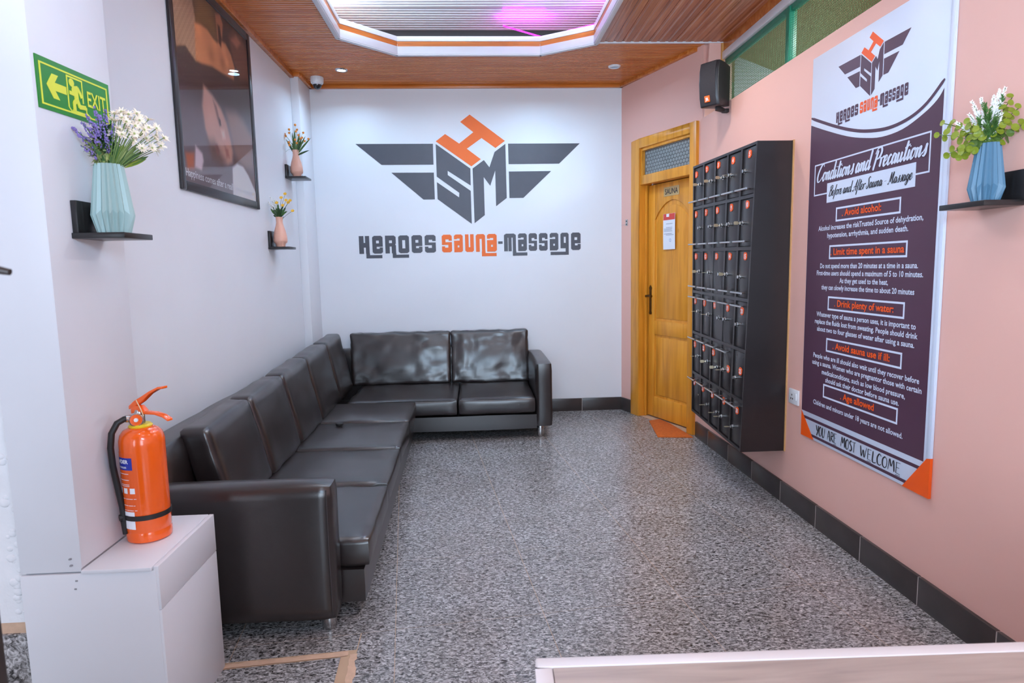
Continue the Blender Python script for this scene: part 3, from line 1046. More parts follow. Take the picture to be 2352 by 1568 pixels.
BLOCK = {      # cut-outs and additions in a unit cell, y downwards: (x0,x1,y0,y1); round corners: which
 'H': ([(.44, .60, -1, .40), (.44, .62, .66, 2)], [(.66, 1.02, .98, 1.26), (.66, 2.2, 1.08, 1.26)], ''),
 'e': ([(.38, .62, .25, .42), (.40, 2, .60, .67), (.40, .68, .66, .75)], [], 'abcd'),
 'R': ([(.38, .62, .25, .42), (.40, .60, .62, 2), (.94, 2, .46, .54)], [(.66, 1.02, .98, 1.26), (.66, 2.2, 1.08, 1.26)], 'b'),
 'o': ([(.38, .62, .26, .74)], [], 'abcd'),
 's': ([(.38, 2, .36, .43), (.38, .70, .26, .40), (-1, .62, .57, .64), (.30, .62, .62, .72)], [], 'abcd'),
 'a': ([(-1, .62, .27, .34), (.32, .62, .22, .32), (.40, .60, .60, .75)], [], 'abc'),
 'u': ([(.40, .60, -1, .75)], [], 'cd'),
 'n': ([(.40, .62, .26, 2)], [(.62, 1.02, .98, 1.26), (.62, 2.2, 1.08, 1.26)], 'ab'),
 'm': ([(.30, .38, .22, 2), (.64, .72, .22, 2)], [(.72, 1.02, .98, 1.26), (.72, 1.95, 1.08, 1.26)], 'ab'),
 'g': ([(.40, .62, .24, .58), (-1, .62, .90, 1)], [(.62, 1.0, .9, 1.26), (-1.22, 1.0, 1.08, 1.26)], 'ab'),
 '-': ([], [], ''),
}
def block_letter(ch, mb, G, x0, x1, z1, z0, c):
    sub, addr, rnd = BLOCK[ch]
    gx, gy = 22, 26
    cell = set()
    ra = .14
    for i in range(gx):
        for j in range(gy):
            u, v = (i+.5)/gx, (j+.5)/gy
            if any(s_[0] < u < s_[1] and s_[2] < v < s_[3] for s_ in sub):
                continue
            bad = False
            for key, cxx, cyy in (('a', ra, ra), ('b', 1-ra, ra), ('c', 1-ra, 1-ra), ('d', ra, 1-ra)):
                if key in rnd and (u-cxx)*(1 if cxx > .5 else -1) > 0 and (v-cyy)*(1 if cyy > .5 else -1) > 0 and math.hypot(u-cxx, (v-cyy)*1.6) > ra*1.25:
                    bad = True
            if not bad:
                cell.add((i, j))
    cc = [c]
    def q(u0, u1, v0, v1):
        P = lambda u, v: G(x0+(x1-x0)*u, z1+(z0-z1)*v, cc[0])
        mb.add([P(u0, v1), P(u1, v1), P(u1, v0), P(u0, v0)], [(0, 1, 2, 3)])
    used = set()
    for j in range(gy):
        for i in range(gx):
            if (i, j) in cell and (i, j) not in used:
                k = i
                while (k+1, j) in cell and (k+1, j) not in used:
                    k += 1
                l = j
                while all((t, l+1) in cell and (t, l+1) not in used for t in range(i, k+1)):
                    l += 1
                for a in range(i, k+1):
                    for b in range(j, l+1):
                        used.add((a, b))
                q(i/gx, (k+1)/gx, j/gy, (l+1)/gy)
    for a0, a1, b0, b1 in addr:
        cc[0] += 4e-5
        q(a0, a1, b0, b1)
def build_logo(parent, F, fx, fz, dark, orng, c, thick):
    for key in ('LW1', 'LW2', 'RW1', 'RW2'):
        put('wing', MB().prism([(fx(a), fz(b)) for a, b in LOGO[key]], F, c, c+thick), dark, parent)
    for key in 'SM':
        put('emblem_letter', MB().prism([(fx(a), fz(b)) for a, b in LOGO[key]], F, c, c+thick), dark, parent)
    put('emblem_letter', MB().prism([(fx(a), fz(b)) for a, b in LOGO['H']], F, c, c+thick), orng, parent, label='orange letter H')
    for nm, sl, m in (('word', WORDS[:6], dark), ('word', WORDS[6:11], orng), ('word', WORDS[11:], dark)):
        mb = MB()
        for ch, a, b in sl:
            t, z = (1.706, 1.682) if ch == '-' else (1.779, 1.609)
            block_letter(ch, mb, lambda u, v, cc=0: F(fx(u), fz(v), cc), a, b, t, z, c+thick)
        put(nm, mb, m, parent)
lg = thing('wall_logo', 'large charcoal and orange winged emblem with lettering on the white back wall', 'logo', (0, 6.27, 2.2))
build_logo(lg, FB, lambda a: a, lambda b: b, charcoal, orange, .0006, .0012)

# ------------------------------------------------------------------ banner on the right wall
FBN = frame((1.8385, 3.448, 0), (0, -1, 0), (0, 0, 1))
bn = thing('banner', 'tall purple and white printed banner of sauna conditions on the pink wall', 'banner', FBN(.52, .48, 0))
put('backing', MB().fbox(FBN, .006, 1.037, .477, 2.52, .0, .008), bwhite, bn, bevel=.001)
put('hem_roll', MB().fbox(FBN, 1.012, 1.037, .477, 2.52, .008, .012), bwhite, bn, bevel=.003)
curve = [(.009, 2.178), (.159, 2.121), (.349, 2.055), (.485, 2.02), (.619, 1.998), (.759, 2.002), (.882, 2.036), (.957, 2.071), (.995, 2.108)]
cv = catmull(curve, 4)
vs = [FBN(a, b, .0086) for a, b in cv]+[FBN(a, .62, .0086) for a, b in cv]
n = len(cv)
put('purple_field', MB().add(vs, [(i+n, i+1+n, i+1, i) for i in range(n-1)]), bpurple, bn)
stroke_m = MB()
stroke(stroke_m, [(.009, 2.215), (.222, 2.132), (.381, 2.078), (.515, 2.045), (.665, 2.027), (.799, 2.038), (.903, 2.074), (.996, 2.141)], FBN, .015, .015, .0088)
put('swoosh', stroke_m, bpurple, bn)
st = MB()
st.fbox(FBN, .03, 1.0, .579, .594, .0082, .0088)
st.fbox(FBN, .10, .93, .492, .506, .0082, .0088)
put('stripe', st, bpurple, bn)
put('corner_triangle', MB().prism([(.008, .618), (.008, .476), (.144, .478)], FBN, .0082, .0090), borange, bn)
put('corner_triangle', MB().prism([(1.0385, .4765), (1.0385, .645), (1.018, .64), (.878, .4765)], FBN, .0005, .0126), borange, bn)
def outline(x0, x1, z0, z1, t=.009):
    mb = MB()
    for a in ((x0, x1, z1-t, z1), (x0, x1, z0, z0+t), (x0, x0+t, z0+t, z1-t), (x1-t, x1, z0+t, z1-t)):
        mb.fbox(FBN, *a, .0086, .0092)
    return mb
for bx in ((.279, .774, 1.649, 1.719), (.231, .830, 1.461, 1.532), (.236, .832, 1.198, 1.270), (.235, .831, .980, 1.052), (.222, .822, .733, .806)):
    put('heading_box', outline(*bx), bwhite, bn)
put('title_box', outline(.062, .938, 1.797, 1.960, .007), bwhite, bn)
put('subtitle_panel', MB().fbox(FBN, .189, .857, 1.751, 1.850, .0086, .0095), bwhite, bn)
put('title', brush(MB(), 'Conditions and Precautions', FBN, .085, .915, 1.868, .082, .006, .0145, c=.0100), bwhite, bn)
put('subtitle', brush(MB(), 'Before and After Sauna - Massage', FBN, .205, .838, 1.783, .050, .0028, .0072, c=.0100), ink, bn)
for t, a, b, z in (('. Avoid alcohol:', .335, .642, 1.673), ('. Limit time spent in a sauna', .246, .812, 1.482), ('. Drink plenty of water:', .298, .762, 1.221), ('. Avoid sauna use if ill:', .298, .752, 1.002), ('. Age allowed', .384, .657, .757)):
    put('heading', lettering(MB(), t, FBN, a, b, z, .034, .0100, bold=.022), borange, bn)
for t, a, b, z in (('Alcohol increases the riskTrusted Source of dehydration,', .120, .918, 1.611), ('hypotension, arrhythmia, and sudden death.', .208, .830, 1.571),
                   ('Do not spend more than 20 minutes at a time in a sauna.', .150, .902, 1.415), ('First-time users should spend a maximum of 5 to 10 minutes.', .119, .935, 1.378),
                   ('As they get used to the heat,', .335, .714, 1.341), ('they can slowly increase the time to about 20 minutes', .170, .888, 1.304),
                   ('Whatever type of sauna a person uses, it is important to', .131, .908, 1.160), ('replace the fluids lost from sweating. People should drink', .117, .922, 1.121),
                   ('about two to four glasses of water after using a sauna.', .141, .905, 1.082), ('People who are ill should also wait until they recover before', .114, .946, .936),
                   ('using a sauna. Women who are pregnantor those with certain', .105, .963, .898), ('medicalconditions, such as low blood pressure,', .204, .864, .856),
                   ('should ask their doctor before sauna use.', .241, .827, .818), ('Children and minors under 18 years are not allowed.', .129, .862, .680)):
    put('text_line', lettering(MB(), t, FBN, a, b, z, .0255, .0094, bold=.020, res=2), bwhite, bn)
for wd_, a, b in (('YOU', .165, .256), ('ARE', .277, .366), ('MOST', .403, .530), ('WELCOME', .565, .862)):
    put('welcome_word', brush(MB(), wd_, FBN, a, b, .517, .052, .004, .0085, ROUGH, .03, c=.0094), ink, bn)
kx = (.784-.252)/(1.041+1.099)
kz = (2.481-2.201)/(2.903-1.881)
build_logo(bn, FBN, lambda a: .525+a*kx, lambda b: 2.201+(b-1.881)*kz if b > 1.86 else 2.135+(b-1.60)*.30, bpurple, borange, .0084, .0006)

# ------------------------------------------------------------------ framed picture on the left wall
FP = frame((-1.57, 3.575, 0), (0, 1, 0), (0, 0, 1))
pc = thing('framed_picture', 'large black framed massage photograph under glass on the left wall', 'picture', FP(.63, 1.9, 0))
fblack = mat('black_frame_moulding', (38, 32, 34), .3)
X0, X1, Z0, Z1 = .005, 1.245, 1.905, 3.118
for a in ((X0, X0+.052, Z0, Z1), (X1-.052, X1, Z0, Z1), (X0+.052, X1-.052, Z0, Z0+.052), (X0+.052, X1-.052, Z1-.052, Z1)):
    m_ = MB().fbox(FP, *a, .0, .018)
    put('frame_bar', m_, fblack, pc, bevel=.006)
# the print itself: one soft painted sheet
PX0, PX1, PZ0, PZ1 = X0+.048, X1-.048, Z0+.048, Z1-.048
NX, NZ = 120, 118
def sst(e0, e1, v):
    t = max(0, min(1, (v-e0)/(e1-e0)))
    return t*t*(3-2*t)
def poly_sd(poly, x, z):
    d = 1e9
    ins = False
    n = len(poly)
    for i in range(n):
        ax, az = poly[i]
        bx, bz_ = poly[(i+1) % n]
        ex, ez = bx-ax, bz_-az
        wx, wz = x-ax, z-az
        t = max(0, min(1, (wx*ex+wz*ez)/(ex*ex+ez*ez+1e-12)))
        d = min(d, (wx-ex*t)**2+(wz-ez*t)**2)
        if (az > z) != (bz_ > z) and x < ex*(z-az)/(ez or 1e-9)+ax:
            ins = not ins
    d = math.sqrt(d)
    return -d if ins else d
SHAPES = [      # outline (m along, z), colour, edge softness, shading (dx, dz, amount)
 ([(-.1, 3.2), (1.3, 3.2), (1.3, 2.72), (-.1, 2.72)], (66, 52, 46), .10),
 ([(.35, 3.1), (.62, 3.1), (.66, 2.9), (.33, 2.88)], (122, 92, 54), .10),
 ([(.0, 2.6), (.9, 2.72), (1.3, 2.62), (1.3, 2.42), (.0, 2.42)], (70, 56, 54), .05),
 ([(-.1, 2.42), (1.3, 2.5), (1.3, 1.9), (-.1, 1.9)], (112, 102, 106), .10),
 ([(-.05, 3.2), (.27, 3.2), (.345, 2.91), (.345, 2.75), (.315, 2.655), (.19, 2.70), (-.05, 2.62)], (150, 122, 100), .012),
 ([(.335, 2.872), (.43, 2.895), (.514, 2.898), (.60, 2.872), (.655, 2.868), (.72, 2.905), (.80, 2.91), (.88, 2.87), (.933, 2.80), (.90, 2.72), (.72, 2.705), (.55, 2.70), (.40, 2.67), (.315, 2.66), (.325, 2.77)], (176, 122, 86), .014),
 ([(.655, 3.04), (.73, 3.07), (.77, 3.02), (.745, 2.93), (.70, 2.88), (.67, 2.90)], (160, 108, 80), .014),
 ([(.68, 2.99), (.72, 2.99), (.735, 2.92), (.715, 2.86), (.685, 2.88)], (52, 34, 28), .012),
 ([(.86, 2.98), (.96, 3.05), (1.10, 3.05), (1.19, 2.98), (1.19, 2.80), (1.02, 2.76), (.92, 2.84)], (104, 70, 56), .03),
 ([(.9, 2.97), (1.0, 3.03), (1.08, 3.01), (1.0, 2.95)], (158, 106, 82), .02),
 ([(.40, 2.545), (.52, 2.52), (.641, 2.471), (.72, 2.40), (.775, 2.30), (.80, 2.225), (.775, 2.165), (.70, 2.14), (.58, 2.14), (.45, 2.19), (.38, 2.30), (.36, 2.42)], (178, 142, 128), .022),
 ([(.40, 2.23), (.50, 2.25), (.66, 2.16), (.60, 2.11), (.45, 2.13)], (108, 84, 76), .05),
 ([(.74, 2.47), (.90, 2.50), (1.03, 2.48), (1.17, 2.40), (1.17, 2.20), (1.0, 2.14), (.86, 2.19), (.80, 2.30)], (142, 116, 106), .05),
 ([(.80, 2.21), (.92, 2.19), (1.19, 2.14), (1.19, 2.05), (.8, 2.06)], (104, 78, 68), .05),
 ([(.52, 2.50), (.575, 2.47), (.61, 2.40), (.60, 2.355), (.57, 2.40)], (128, 96, 88), .014),
 ([(.595, 2.41), (.622, 2.40), (.63, 2.365), (.605, 2.36)], (70, 52, 50), .01),
 ([(.505, 2.235), (.545, 2.24), (.575, 2.20), (.545, 2.165), (.515, 2.185)], (122, 86, 78), .012),
 ([(.62, 2.335), (.675, 2.345), (.685, 2.30), (.64, 2.29)], (206, 176, 164), .02),
 ([(.66, 2.25), (.72, 2.235), (.735, 2.19), (.68, 2.18)], (150, 104, 94), .02),
 ([(.09, 2.11), (.20, 2.125), (.185, 2.04), (.10, 2.02)], (160, 96, 70), .02),
 ([(.225, 2.17), (.31, 2.14), (.32, 2.10), (.285, 2.045), (.20, 2.05)], (196, 180, 186), .014),
 ([(.775, 2.13), (.86, 2.168), (.97, 2.165), (1.063, 2.12), (1.19, 2.02), (1.19, 1.95), (.755, 1.95)], (212, 206, 214), .012),
]
LIGHTS = [((.385, 2.86), .05, (1.25, 1.2, 1.15)), ((.62, 2.86), .05, (1.22, 1.2, 1.15)), ((.76, 2.86), .04, (1.35, 1.35, 1.35)), ((.80, 2.80), .03, (1.3, 1.3, 1.3)), ((.55, 2.76), .05, (.72, .7, .68)), ((.72, 2.77), .04, (.75, .72, .7)), ((.47, 2.40), .10, (1.12, 1.12, 1.12)), ((.72, 2.25), .05, (1.1, 1.0, .95))]
vs, fs, cols = [], [], []
SH = [(s_, lin(c_), e_, min(q[0] for q in s_)-e_, max(q[0] for q in s_)+e_, min(q[1] for q in s_)-e_, max(q[1] for q in s_)+e_) for s_, c_, e_ in SHAPES]
for j in range(NZ+1):
    for i in range(NX+1):
        x, z = PX0+(PX1-PX0)*i/NX, PZ0+(PZ1-PZ0)*j/NZ
        vs.append(FP(x, z, .009))
        c = [.06, .045, .04]
        for s_, cc, e_, a0, a1, b0, b1 in SH:
            if x < a0 or x > a1 or z < b0 or z > b1:
                continue
            t = 1-sst(-e_, e_, poly_sd(s_, x, z))
            if t > 0:
                c = [c[k]+(cc[k]-c[k])*t for k in range(3)]
        for (lx, lz), r_, g_ in LIGHTS:
            q = math.exp(-((x-lx)**2+(z-lz)**2)/(r_*r_))
            c = [c[k]*(1+(g_[k]-1)*q) for k in range(3)]
        if x < .34 and z > 2.64:      # woven towel
            c = [v*(1+.14*math.sin(x*150+z*40)*math.sin(z*170)) for v in c]
        cols.append([min(.9, v*1.7) for v in c]+[1])
for j in range(NZ):
    for i in range(NX):
        a = j*(NX+1)+i
        fs.append((a, a+1, a+NX+2, a+NX+1))
pm = bpy.data.materials.new('massage_photo_print')
pm.use_nodes = True
vc = pm.node_tree.nodes.new('ShaderNodeVertexColor')
vc.layer_name = 'print'
pm.node_tree.links.new(vc.outputs['Color'], pm.node_tree.nodes['Principled BSDF'].inputs['Base Color'])
pm.node_tree.nodes['Principled BSDF'].inputs['Roughness'].default_value = .5
pr = put('photo_print', MB().add(vs, fs), pm, pc)
at = pr.data.color_attributes.new('print', 'FLOAT_COLOR', 'POINT')
at.data.foreach_set('color', [v for c in cols for v in c])
put('caption', lettering(MB(), 'Happiness comes after a really good massage', FP, .072, 1.125, 1.985, .044, .0100, bold=.014), whitep, pc)
gl = bpy.data.materials.new('picture_glass')
gl.use_nodes = True
nt = gl.node_tree
for nd in list(nt.nodes):
    if nd.bl_idname == 'ShaderNodeBsdfPrincipled':
        nt.nodes.remove(nd)
ou = nt.nodes['Material Output']
tb_, gb = nt.nodes.new('ShaderNodeBsdfTransparent'), nt.nodes.new('ShaderNodeBsdfGlossy')
gb.inputs['Roughness'].default_value = .03
fr, mx = nt.nodes.new('ShaderNodeFresnel'), nt.nodes.new('ShaderNodeMixShader')
fr.inputs['IOR'].default_value = 1.33
nt.links.new(fr.outputs[0], mx.inputs[0])
nt.links.new(tb_.outputs[0], mx.inputs[1])
nt.links.new(gb.outputs[0], mx.inputs[2])
nt.links.new(mx.outputs[0], ou.inputs[0])
put('glass', MB().add([FP(PX0, PZ0, .012), FP(PX1, PZ0, .012), FP(PX1, PZ1, .012), FP(PX0, PZ1, .012)], [(0, 1, 2, 3)]), gl, pc)

# ------------------------------------------------------------------ exit sign on the pillar
FE = frame((-1.184, 1.876, 0), (0, 1, 0), (0, 0, 1))
ex = thing('exit_sign', 'green and yellow EXIT sign with arrow and running figure on the white pillar', 'sign', FE(.18, 1.9, 0))
EW, EH, EZ = .353, .142, 1.913
E_ = lambda a, b, c=0: FE(.003+a*EW, EZ+b*EH+a*.012, c)
put('plate', MB().prism([(0, 0), (1, 0), (1, 1), (0, 1)], E_, .0, .003), sgreen, ex)
bd = MB()
for a in ((.035, .965, .86, .895), (.035, .965, .085, .12), (.035, .055, .12, .86), (.947, .965, .12, .86)):
    bd.fbox(E_, *a, .003, .0036)
put('border', bd, syellow, ex)
put('arrow', MB().prism([(.11, .5), (.185, .74), (.265, .74), (.215, .58), (.36, .58), (.36, .42), (.215, .42), (.265, .26), (.185, .26)], E_, .003, .0036), syellow, ex)
dw = MB()
for a in ((.37, .385, .20, .84), (.385, .575, .805, .84), (.575, .590, .36, .84)):
    dw.fbox(E_, *a, .003, .0036)
dw.prism([(.37, .20), (.385, .20), (.425, .12), (.405, .12)], E_, .003, .0036)
dw.prism([(.425, .12), (.66, .12), (.615, .165), (.42, .165)], E_, .003, .0036)
dw.prism([(.615, .165), (.66, .12), (.69, .12), (.628, .19), (.628, .26), (.612, .26)], E_, .003, .0036)
put('doorway', dw, syellow, ex)
mn = MB()
mn.prism([(.437+.036*math.cos(2*math.pi*k/16), .715+.082*math.sin(2*math.pi*k/16)) for k in range(16)], E_, .003, .0037)
LZ = [.0036]
def limb2(p, q, wd):
    LZ[0] += .00012
    dx, dy = (q[0]-p[0])*EW, (q[1]-p[1])*EH
    l = math.hypot(dx, dy)
    nx_, ny_ = -dy/l*wd/EW, dx/l*wd/EH
    mn.prism([(p[0]+nx_, p[1]+ny_), (p[0]-nx_, p[1]-ny_), (q[0]-nx_, q[1]-ny_), (q[0]+nx_, q[1]+ny_)], E_, .003, LZ[0])
for p_, q_, w_ in (((.488, .63), (.492, .36), .0105), ((.44, .60), (.52, .645), .0068), ((.515, .65), (.548, .55), .0056), ((.545, .56), (.565, .47), .0056),
                   ((.445, .60), (.447, .50), .005), ((.50, .49), (.398, .50), .0056),
                   ((.492, .40), (.447, .30), .0068), ((.45, .32), (.452, .145), .0068),
                   ((.498, .40), (.525, .26), .0068), ((.518, .265), (.612, .285), .0066), ((.606, .29), (.614, .245), .005)):
    limb2(p_, q_, w_)
put('running_figure', mn, syellow, ex)
put('lettering', lettering(MB(), 'EXIT', E_, .645, .925, .345, .33, .0038, bold=.015), syellow, ex)

# ------------------------------------------------------------------ corner sofa
sf = thing('corner_sofa', 'L-shaped dark leatherette corner sofa along the left and back walls', 'sofa', (-1.0, 4.4, 0))
def sk_(v):
    return Vector((v.x-(v.y-2.55)*.021, v.y, v.z))
def shear_mb(mb):
    mb.v = [tuple(sk_(Vector(v))) for v in mb.v]
    return mb
put('base', cushion(-1.45, -.487, 2.545, 5.30, .072, .222, .014, (.0, .0, .0), .002, (4, 14, 2), 1, sk_), leather, sf, smooth=70)
put('base', cushion(-1.48, .50, 5.272, 6.22, .082, .214, .014, (0, 0, 0), .003, (14, 4, 2), 2), leather, sf, smooth=70)
put('arm', cushion(-1.455, -.577, 2.408, 2.535, .074, .628, .022, (0, .004, .006), .003, (12, 4, 8), 3), leather, sf, smooth=70)
put('arm', cushion(.486, .632, 5.262, 6.22, .10, .648, .026, (.0, .0, .004), .002, (4, 8, 6), 4), leather, sf, smooth=70)
put('back_frame', cushion(-1.47, -1.30, 2.56, 6.2, .08, .735, .035, (0, 0, .004), .005, (4, 22, 6), 5, lambda v: Vector((v.x-(v.y-2.55)*.012+.05*(0 if v.x < -1.38 else (.735-v.z)), v.y, v.z))), leather, sf, smooth=70)
put('back_frame', cushion(-1.45, .49, 6.12, 6.25, .08, .70, .03, (0, 0, .004), .003, (14, 3, 5), 6), leather, sf, smooth=70)
ys = (2.552, 3.245, 3.905, 4.60, 5.262)
for k in range(4):
    put('seat_cushion', cushion(-1.19, -.466, ys[k]+.003, ys[k+1]-.003, .224, .344+.004*k, .017, (.004, 0, .012), .0055, (12, 12, 4), 10+k, sk_, 6), leather, sf, smooth=70)
    pe = MB()
    zt = .343+.004*k
    pe.tube([sk_(Vector((-.469, ys[k]+.012, zt-.004))), sk_(Vector((-.468, (ys[k]+ys[k+1])/2, zt-.002))), sk_(Vector((-.469, ys[k+1]-.012, zt-.004)))], .0025, 6)
for a, b, s_ in ((-1.10, -.175, 21), (-.169, .482, 22)):
    put('seat_cushion', cushion(a, b, 5.245, 6.09, .226, .362, .02, (0, .004, .012), .0055, (14, 10, 4), s_, None, 6), leather, sf, smooth=70)
# leaning back cushions of the long side
yb = (2.835, 3.44, 4.06, 4.69, 5.40, 6.02)
def lean(v):
    t = (v.z-.345)/.45
    return Vector((v.x-.115*t-(v.y-2.83)*.021, v.y+.05*(t-.5)*0, v.z+(v.y-2.83)*.036*max(0, t)))
for k in range(5):
    put('back_cushion', cushion(-1.235, -1.105, yb[k]+.002, yb[k+1]-.002, .346, .762, .024, (.010, 0, .004), .006, (5, 12, 12), 30+k, lean, 6), leather, sf, smooth=70)
def lean2(v):
    t = (v.z-.36)/.49
    return Vector((v.x-.02*t*(1 if v.x < -.8 else 0), v.y+.10*t, v.z))
for a, b, s_ in ((-1.19, -.256, 41), (-.248, .500, 42)):
    put('back_cushion', cushion(a, b, 6.02, 6.12, .364, .852, .018, (0, .014, 0), .010, (30, 4, 22), s_, lean2, 9), leather, sf, smooth=70)
for fx_, fy_, h_ in ((-.632, 2.50, .08), (.528, 5.345, .105), (-1.38, 2.5, .08), (.56, 6.15, .105)):
    put('foot', MB().lathe([(.028, 0), (.03, .004), (.03, h_-.004), (.028, h_)], (fx_, fy_, 0), 20), chrome, sf, smooth=40)
for a, b, z in ((-1.08, -.18, .359), (-.165, .478, .359)):
    put('seam', MB().tube([(a+.02, 5.25, z-.003), ((a+b)/2, 5.247, z+.001), (b-.02, 5.25, z-.003)], .0028, 6), piping, sf, smooth=60)
put('seam', MB().tube([(-.595, 2.411, .10), (-.598, 2.409, .35), (-.597, 2.411, .61)], .002, 6), piping, sf, smooth=60)
tag(put('black_disc', MB().lathe([(.0, 0), (.024, 0), (.026, .003), (.026, .015), (.023, .018), (0, .018)], (-.985, 4.46, .366), 20, closed_ends=False), blk, smooth=40), 'small black round disc lying on the sofa seat', 'disc')

# ------------------------------------------------------------------ locker cabinet
NT, NBt, FT, FBt = Vector((1.625, 3.64, 2.14)), Vector((1.565, 3.64, .32)), Vector((1.608, 4.67, 2.155)), Vector((1.62, 4.67, .342))
def LK(u, v, w_=0):
    p = (FT*(1-u)+NT*u)*(1-v)+(FBt*(1-u)+NBt*u)*v
    return p+Vector((-w_, 0, 0))
lk = thing('locker_cabinet', 'black wall-hung cabinet of thirty numbered lockers on the pink wall', 'locker', (1.72, 4.15, .32))
XB = 1.832
bd = MB()
def LB(u, v):
    p = LK(u, v)
    return Vector((XB, p.y, p.z))
t_ = .012
def shell(u0, u1, v0, v1):
    a = [LK(u0, v0), LK(u1, v0), LK(u1, v1), LK(u0, v1)]
    b = [LB(u0, v0), LB(u1, v0), LB(u1, v1), LB(u0, v1)]
    bd.add(a+b, [(0, 1, 2, 3), (7, 6, 5, 4), (1, 0, 4, 5), (2, 1, 5, 6), (3, 2, 6, 7), (0, 3, 7, 4)])
shell(0, .016, 0, 1)
shell(.984, 1, 0, 1)
shell(.016, .984, 0, .009)
shell(.016, .984, .991, 1)
bd.add([LK(.01, .005, -.02), LK(.99, .005, -.02), LK(.99, .995, -.02), LK(.01, .995, -.02)], [(0, 1, 2, 3)])
put('carcass', bd, black, lk)
LF = lambda u, v, c=0: LK(u, v, c)
us = [.0+.2*k for k in range(6)]
vsr = [0+k/6 for k in range(7)]
for k in range(1, 5):
    put('divider', MB().fbox(LF, us[k]-.011, us[k]+.011, .009, .991, -.019, -.001), black, lk)
for k in range(1, 6):
    put('rail', MB().fbox(LF, .016, .984, vsr[k]-.0055, vsr[k]+.0055, -.019, -.0005), black, lk)
put('back_panel', MB().add([(XB, 3.632, .318), (1.84, 3.632, .318), (1.84, 3.632, 2.143), (XB, 3.632, 2.143), (XB, 4.675, .338), (1.84, 4.675, .338), (1.84, 4.675, 2.158), (XB, 4.675, 2.158)],
    [(0, 1, 2, 3), (7, 6, 5, 4), (0, 3, 7, 4), (1, 5, 6, 2), (3, 2, 6, 7), (0, 4, 5, 1)]), mat('raw_board_edge', (196, 150, 98), .6), lk)
put('hanger', MB().box(1.828, 1.84, 3.86, 3.875, 2.13, 2.175), chrome, lk)
keyed = {(0, 0): 1, (0, 1): 1, (0, 2): 1, (0, 3): 2, (1, 2): 1, (1, 4): 1, (2, 0): 1, (2, 1): 2, (2, 3): 1, (3, 0): 2, (3, 1): 2, (4, 0): 2, (4, 1): 1, (4, 2): 1, (4, 3): 2, (5, 1): 2, (5, 2): 2, (5, 3): 2, (5, 4): 2}
rr = random.Random(11)
